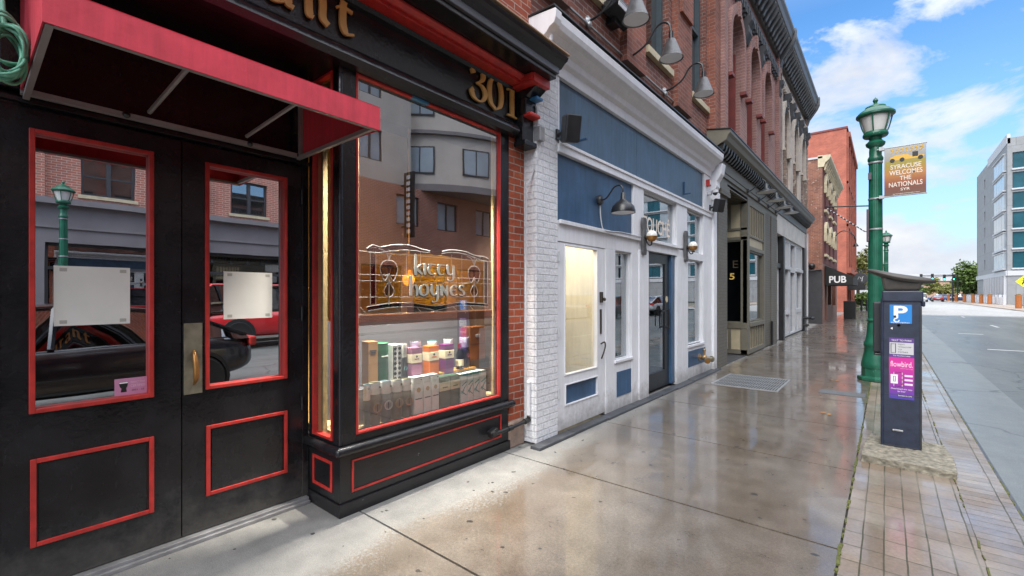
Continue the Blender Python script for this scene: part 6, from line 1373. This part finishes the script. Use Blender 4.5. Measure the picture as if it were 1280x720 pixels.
# ------------------------------------------------------------------ planters, bollards, fence, signs, signals
wf=thing('white_fence','low white panel fence along the far sidewalk before the grey block','fence',(12.6,104,0))
mb=MB()
for k in range(14): mb.box(12.5,12.62,92+k*3.0,94.4+k*3.0,.1,1.15)
mb.build('panel',M['lampwhite'],wf); mb=MB()
for k in range(15): mb.box(12.42,12.70,91.5+k*3.0,91.9+k*3.0,.0,1.45)
mb.build('post',M['palegrey'],wf)
PL='rust coloured pillar planters along the far kerb'
sp_=[(10.6,70,'nearest, under the yellow sign'),(11.8,97,'beside the grey block corner'),(11.7,104,'before the middle of the white fence'),(11.6,112,'before the far half of the white fence'),(11.4,121,'at the far end of the white fence'),(11.1,131,'just past the end of the white fence'),(10.8,142,'farthest, near the parked cars')]
for x,y,l in sp_:
    r=thing('pillar_planter','rust orange pillar planter '+l,'planter',(x,y,.04),PL); MB().lathe([(.22,.04),(.26,.2),(.24,1.3),(.28,1.4),(.28,1.46),(.2,1.46)],(x,y,0),14).build('pillar',M['orange'],r,smooth=40); MB().lathe([(.2,1.40),(.15,1.52),(0,1.56)],(x,y,0),10).build('soil_mound',M['moss'],r)
ys_=thing('crossing_sign','yellow diamond pedestrian sign on a post above the nearest rust planter','sign',(10.9,70.2,0)); MB().cyl((11.0,70.2,0),(11.0,70.2,3.3),.05).build('post',M['galv'],ys_); MB().prism([(11.0-.62,2.85),(11.0,2.23),(11.0+.62,2.85),(11.0,3.47)],'y',70.10,70.13).build('plate',M['yellow'],ys_); 
mb=MB(FS(70.1)); mb.lathe([(.09,0),(.09,.01)],(11.02,0,3.15),12,Matrix.Rotation(R(90),3,'X').to_euler()); mb.stroke([(11.02,3.05),(10.98,2.8),(10.85,2.55)],.12,0,0,.01,.6); mb.stroke([(10.98,2.8),(11.15,2.58)],.09,0,0,.011,.6); mb.stroke([(10.8,2.95),(11.0,3.0),(11.2,2.85)],.07,0,0,.012,.6); mb.build('walker_emblem',M['blackline'],ys_)
y2=thing('small_yellow_sign','small yellow crossing sign on a post by the verge beyond the near lamp','sign',(-1.0,58,0)); MB().cyl((-1.0,58,0),(-1.0,58,2.6),.05).build('post',M['galv'],y2); MB().prism([(-1.5,1.85),(-1.0,1.35),(-.5,1.85),(-1.0,2.35)],'y',57.9,57.93).box(-1.35,-.65,57.9,57.93,.95,1.3).build('plate',M['yellow'],y2)
tp=thing('bollard','dark bollard pair on the sidewalk before the far hedge','bollard',(-1.8,53,0)); MB().cyl((-1.8,53,0),(-1.8,53,1.0),.09).cyl((-1.4,53,0),(-1.4,53,1.0),.09).build('post',M['iron'],tp)
def signal(x,y,arm,label,heads):
    r=thing('traffic_signal',label,'traffic signal',(x,y,0),'traffic signals at the far junction'); mb=MB().cyl((x,y,0),(x,y,5.8),.14,.09)
    mb.cyl((x,y,5.4),(x+arm,y,5.4),.09,.06); mb.build('mast',M['iron'],r)
    for hx in heads:
        h=MB().box(x+hx-.22,x+hx+.22,y-.25,y+.1,4.45,5.7).build('signal_head',M['iron'],r); mb=MB()
        MB().lathe([(.13,0),(.13,.03)],(x+hx,y-.26,4.7),12,Matrix.Rotation(R(90),3,'X').to_euler()).build('lit_lens',flat('green_light'+str(hx)+str(x),(.05,.9,.45),.4,0,3),h)
signal(10.2,126,-4.9,'traffic signal mast with the longer arm reaching over the road before the grey block',(-4.7,-3.0)); signal(11.4,132,-2.2,'traffic signal mast with a short arm, in front of the far parked cars',(-2.0,-.6))
bg_=thing('overpass','pale grey highway overpass crossing far beyond the junction','overpass',(10,210,0)); MB().box(-40,90,208,216,6.0,7.6).box(-40,90,207.8,208,7.6,8.5).build('deck',M['palegrey'],bg_)
mb=MB()
for x in (-8,8,26,44): mb.box(x,x+1.6,210,214,0,6)
mb.build('pier',M['palegrey'],bg_)
# ------------------------------------------------------------------ trees and hedges
def leafmat(name,c):
    m,nt,b=nmat(name); co=objco(nt); n1=noise(nt,co,1.2,4); oi=noise(nt,co,14,2)
    col=mixc(nt,1,ramp(nt,n1,[(.3,mul(c,.65)),(.7,mul(c,1.5))]),ramp(nt,oi,[(.3,(.7,.75,.6)),(.7,(1.25,1.15,1.1))]),'MULTIPLY'); nt.links.new(col,b.inputs['Base Color']); b.inputs['Roughness'].default_value=.6; b.inputs['Subsurface Weight'].default_value=0; return m
LM=[leafmat('leaf_green',(.085,.14,.03)),leafmat('leaf_olive',(.15,.16,.04)),leafmat('leaf_autumn',(.22,.12,.04))]
def foliage(c,rad,n,size,rng):
    mb=MB(); cl=[]
    for k in range(max(6,int(n/90))):
        u=Vector((rng.gauss(0,1),rng.gauss(0,1),rng.gauss(0,1))).normalized()*rng.uniform(.35,.95); cl.append((Vector((u.x*rad[0],u.y*rad[1],u.z*rad[2])),rng.uniform(.22,.42)))
    for i in range(n):
        o,s=rng.choice(cl); d=Vector((rng.gauss(0,1),rng.gauss(0,1),rng.gauss(0,1))).normalized()*rng.uniform(.3,1)*s
        p=Vector(c)+o+Vector((d.x*rad[0],d.y*rad[1],d.z*rad[2])); a=Vector((rng.gauss(0,1),rng.gauss(0,1),rng.gauss(0,.6))).normalized(); b=a.cross(Vector((rng.gauss(0,1),rng.gauss(0,1),rng.gauss(0,1)))).normalized(); s2=size*rng.uniform(.6,1.3)
        mb.add([p-a*s2,p-b*s2*.6,p+a*s2,p+b*s2*.6],[(0,1,2,3)])
    return mb
def tree(x,y,h,rad,label,lm,n=2600,size=.17,group='street trees'):
    rng=random.Random(int(x*31+y)); r=thing('tree',label,'tree',(x,y,0),group); zc=h-rad[2]
    mb=MB().tube([(x,y,0),(x+.05,y,h*.25),(x,y,zc)],[h*.03,h*.024,h*.014],8)
    for k in range(6):
        a=k*1.05+rng.random(); mb.tube(catmull([(x,y,h*.3+k*.25),(x+math.cos(a)*rad[0]*.4,y+math.sin(a)*rad[1]*.4,zc),(x+math.cos(a)*rad[0]*.7,y+math.sin(a)*rad[1]*.7,zc+rad[2]*.3*(k%3))],3),[h*.012]*3+[h*.009]*2+[h*.007,h*.004][:2],6)
    mb.build('trunk',paint('bark%d%d'%(x,y),(.09,.07,.05),.9,.3,.5,6),r,smooth=60)
    foliage((x,y,zc),rad,n,size,rng).build('crown',lm,r,recalc=False); return r
tree(-2.6,66,7.0,(1.9,2.2,2.6),'green and rust leaved street tree beyond the salmon building',LM[1],3200,.16)
tree(-1.2,74,5.4,(1.6,2,2.0),'smaller rust tinged tree behind the first street tree',LM[2],2200,.16)
tree(14.6,150,8.9,(3.4,3.6,3.9),'large green tree just left of the grey block',LM[0],4200,.34)
tree(18.5,165,7.5,(3,4,3.2),'rounded green tree half hidden behind the grey block corner',LM[1],2200,.34)
tree(12.6,186,6.6,(4.0,4,2.8),'low olive green tree below the overpass, left of the signals',LM[1],2200,.36)
tree(7.4,186,7.0,(3.4,4,3.0),'low green tree below the overpass behind the meter hood',LM[0],2200,.36)
def hedge(x,y,rad,label,lm):
    rng=random.Random(5); foliage((x,y,rad[2]),rad,2600,.12,rng).build('hedge',lm,loc=(x,y,0),label=label,cat='hedge',recalc=False)
hedge(-2.1,60.5,(1.3,1.6,1.0),'low green hedge at the end of the near sidewalk',LM[0])
r=thing('brick_warehouse','low tan brick building far beyond the overpass','building',(20,240,0)); MB().box(-2,60,240,262,0,6.5).build('wall',M['tan'],r); MB().box(-2.3,60.3,239.7,262.3,6.5,7.1).build('roof',M['darkgrey'],r)
bpy.data.objects.remove(nb_)
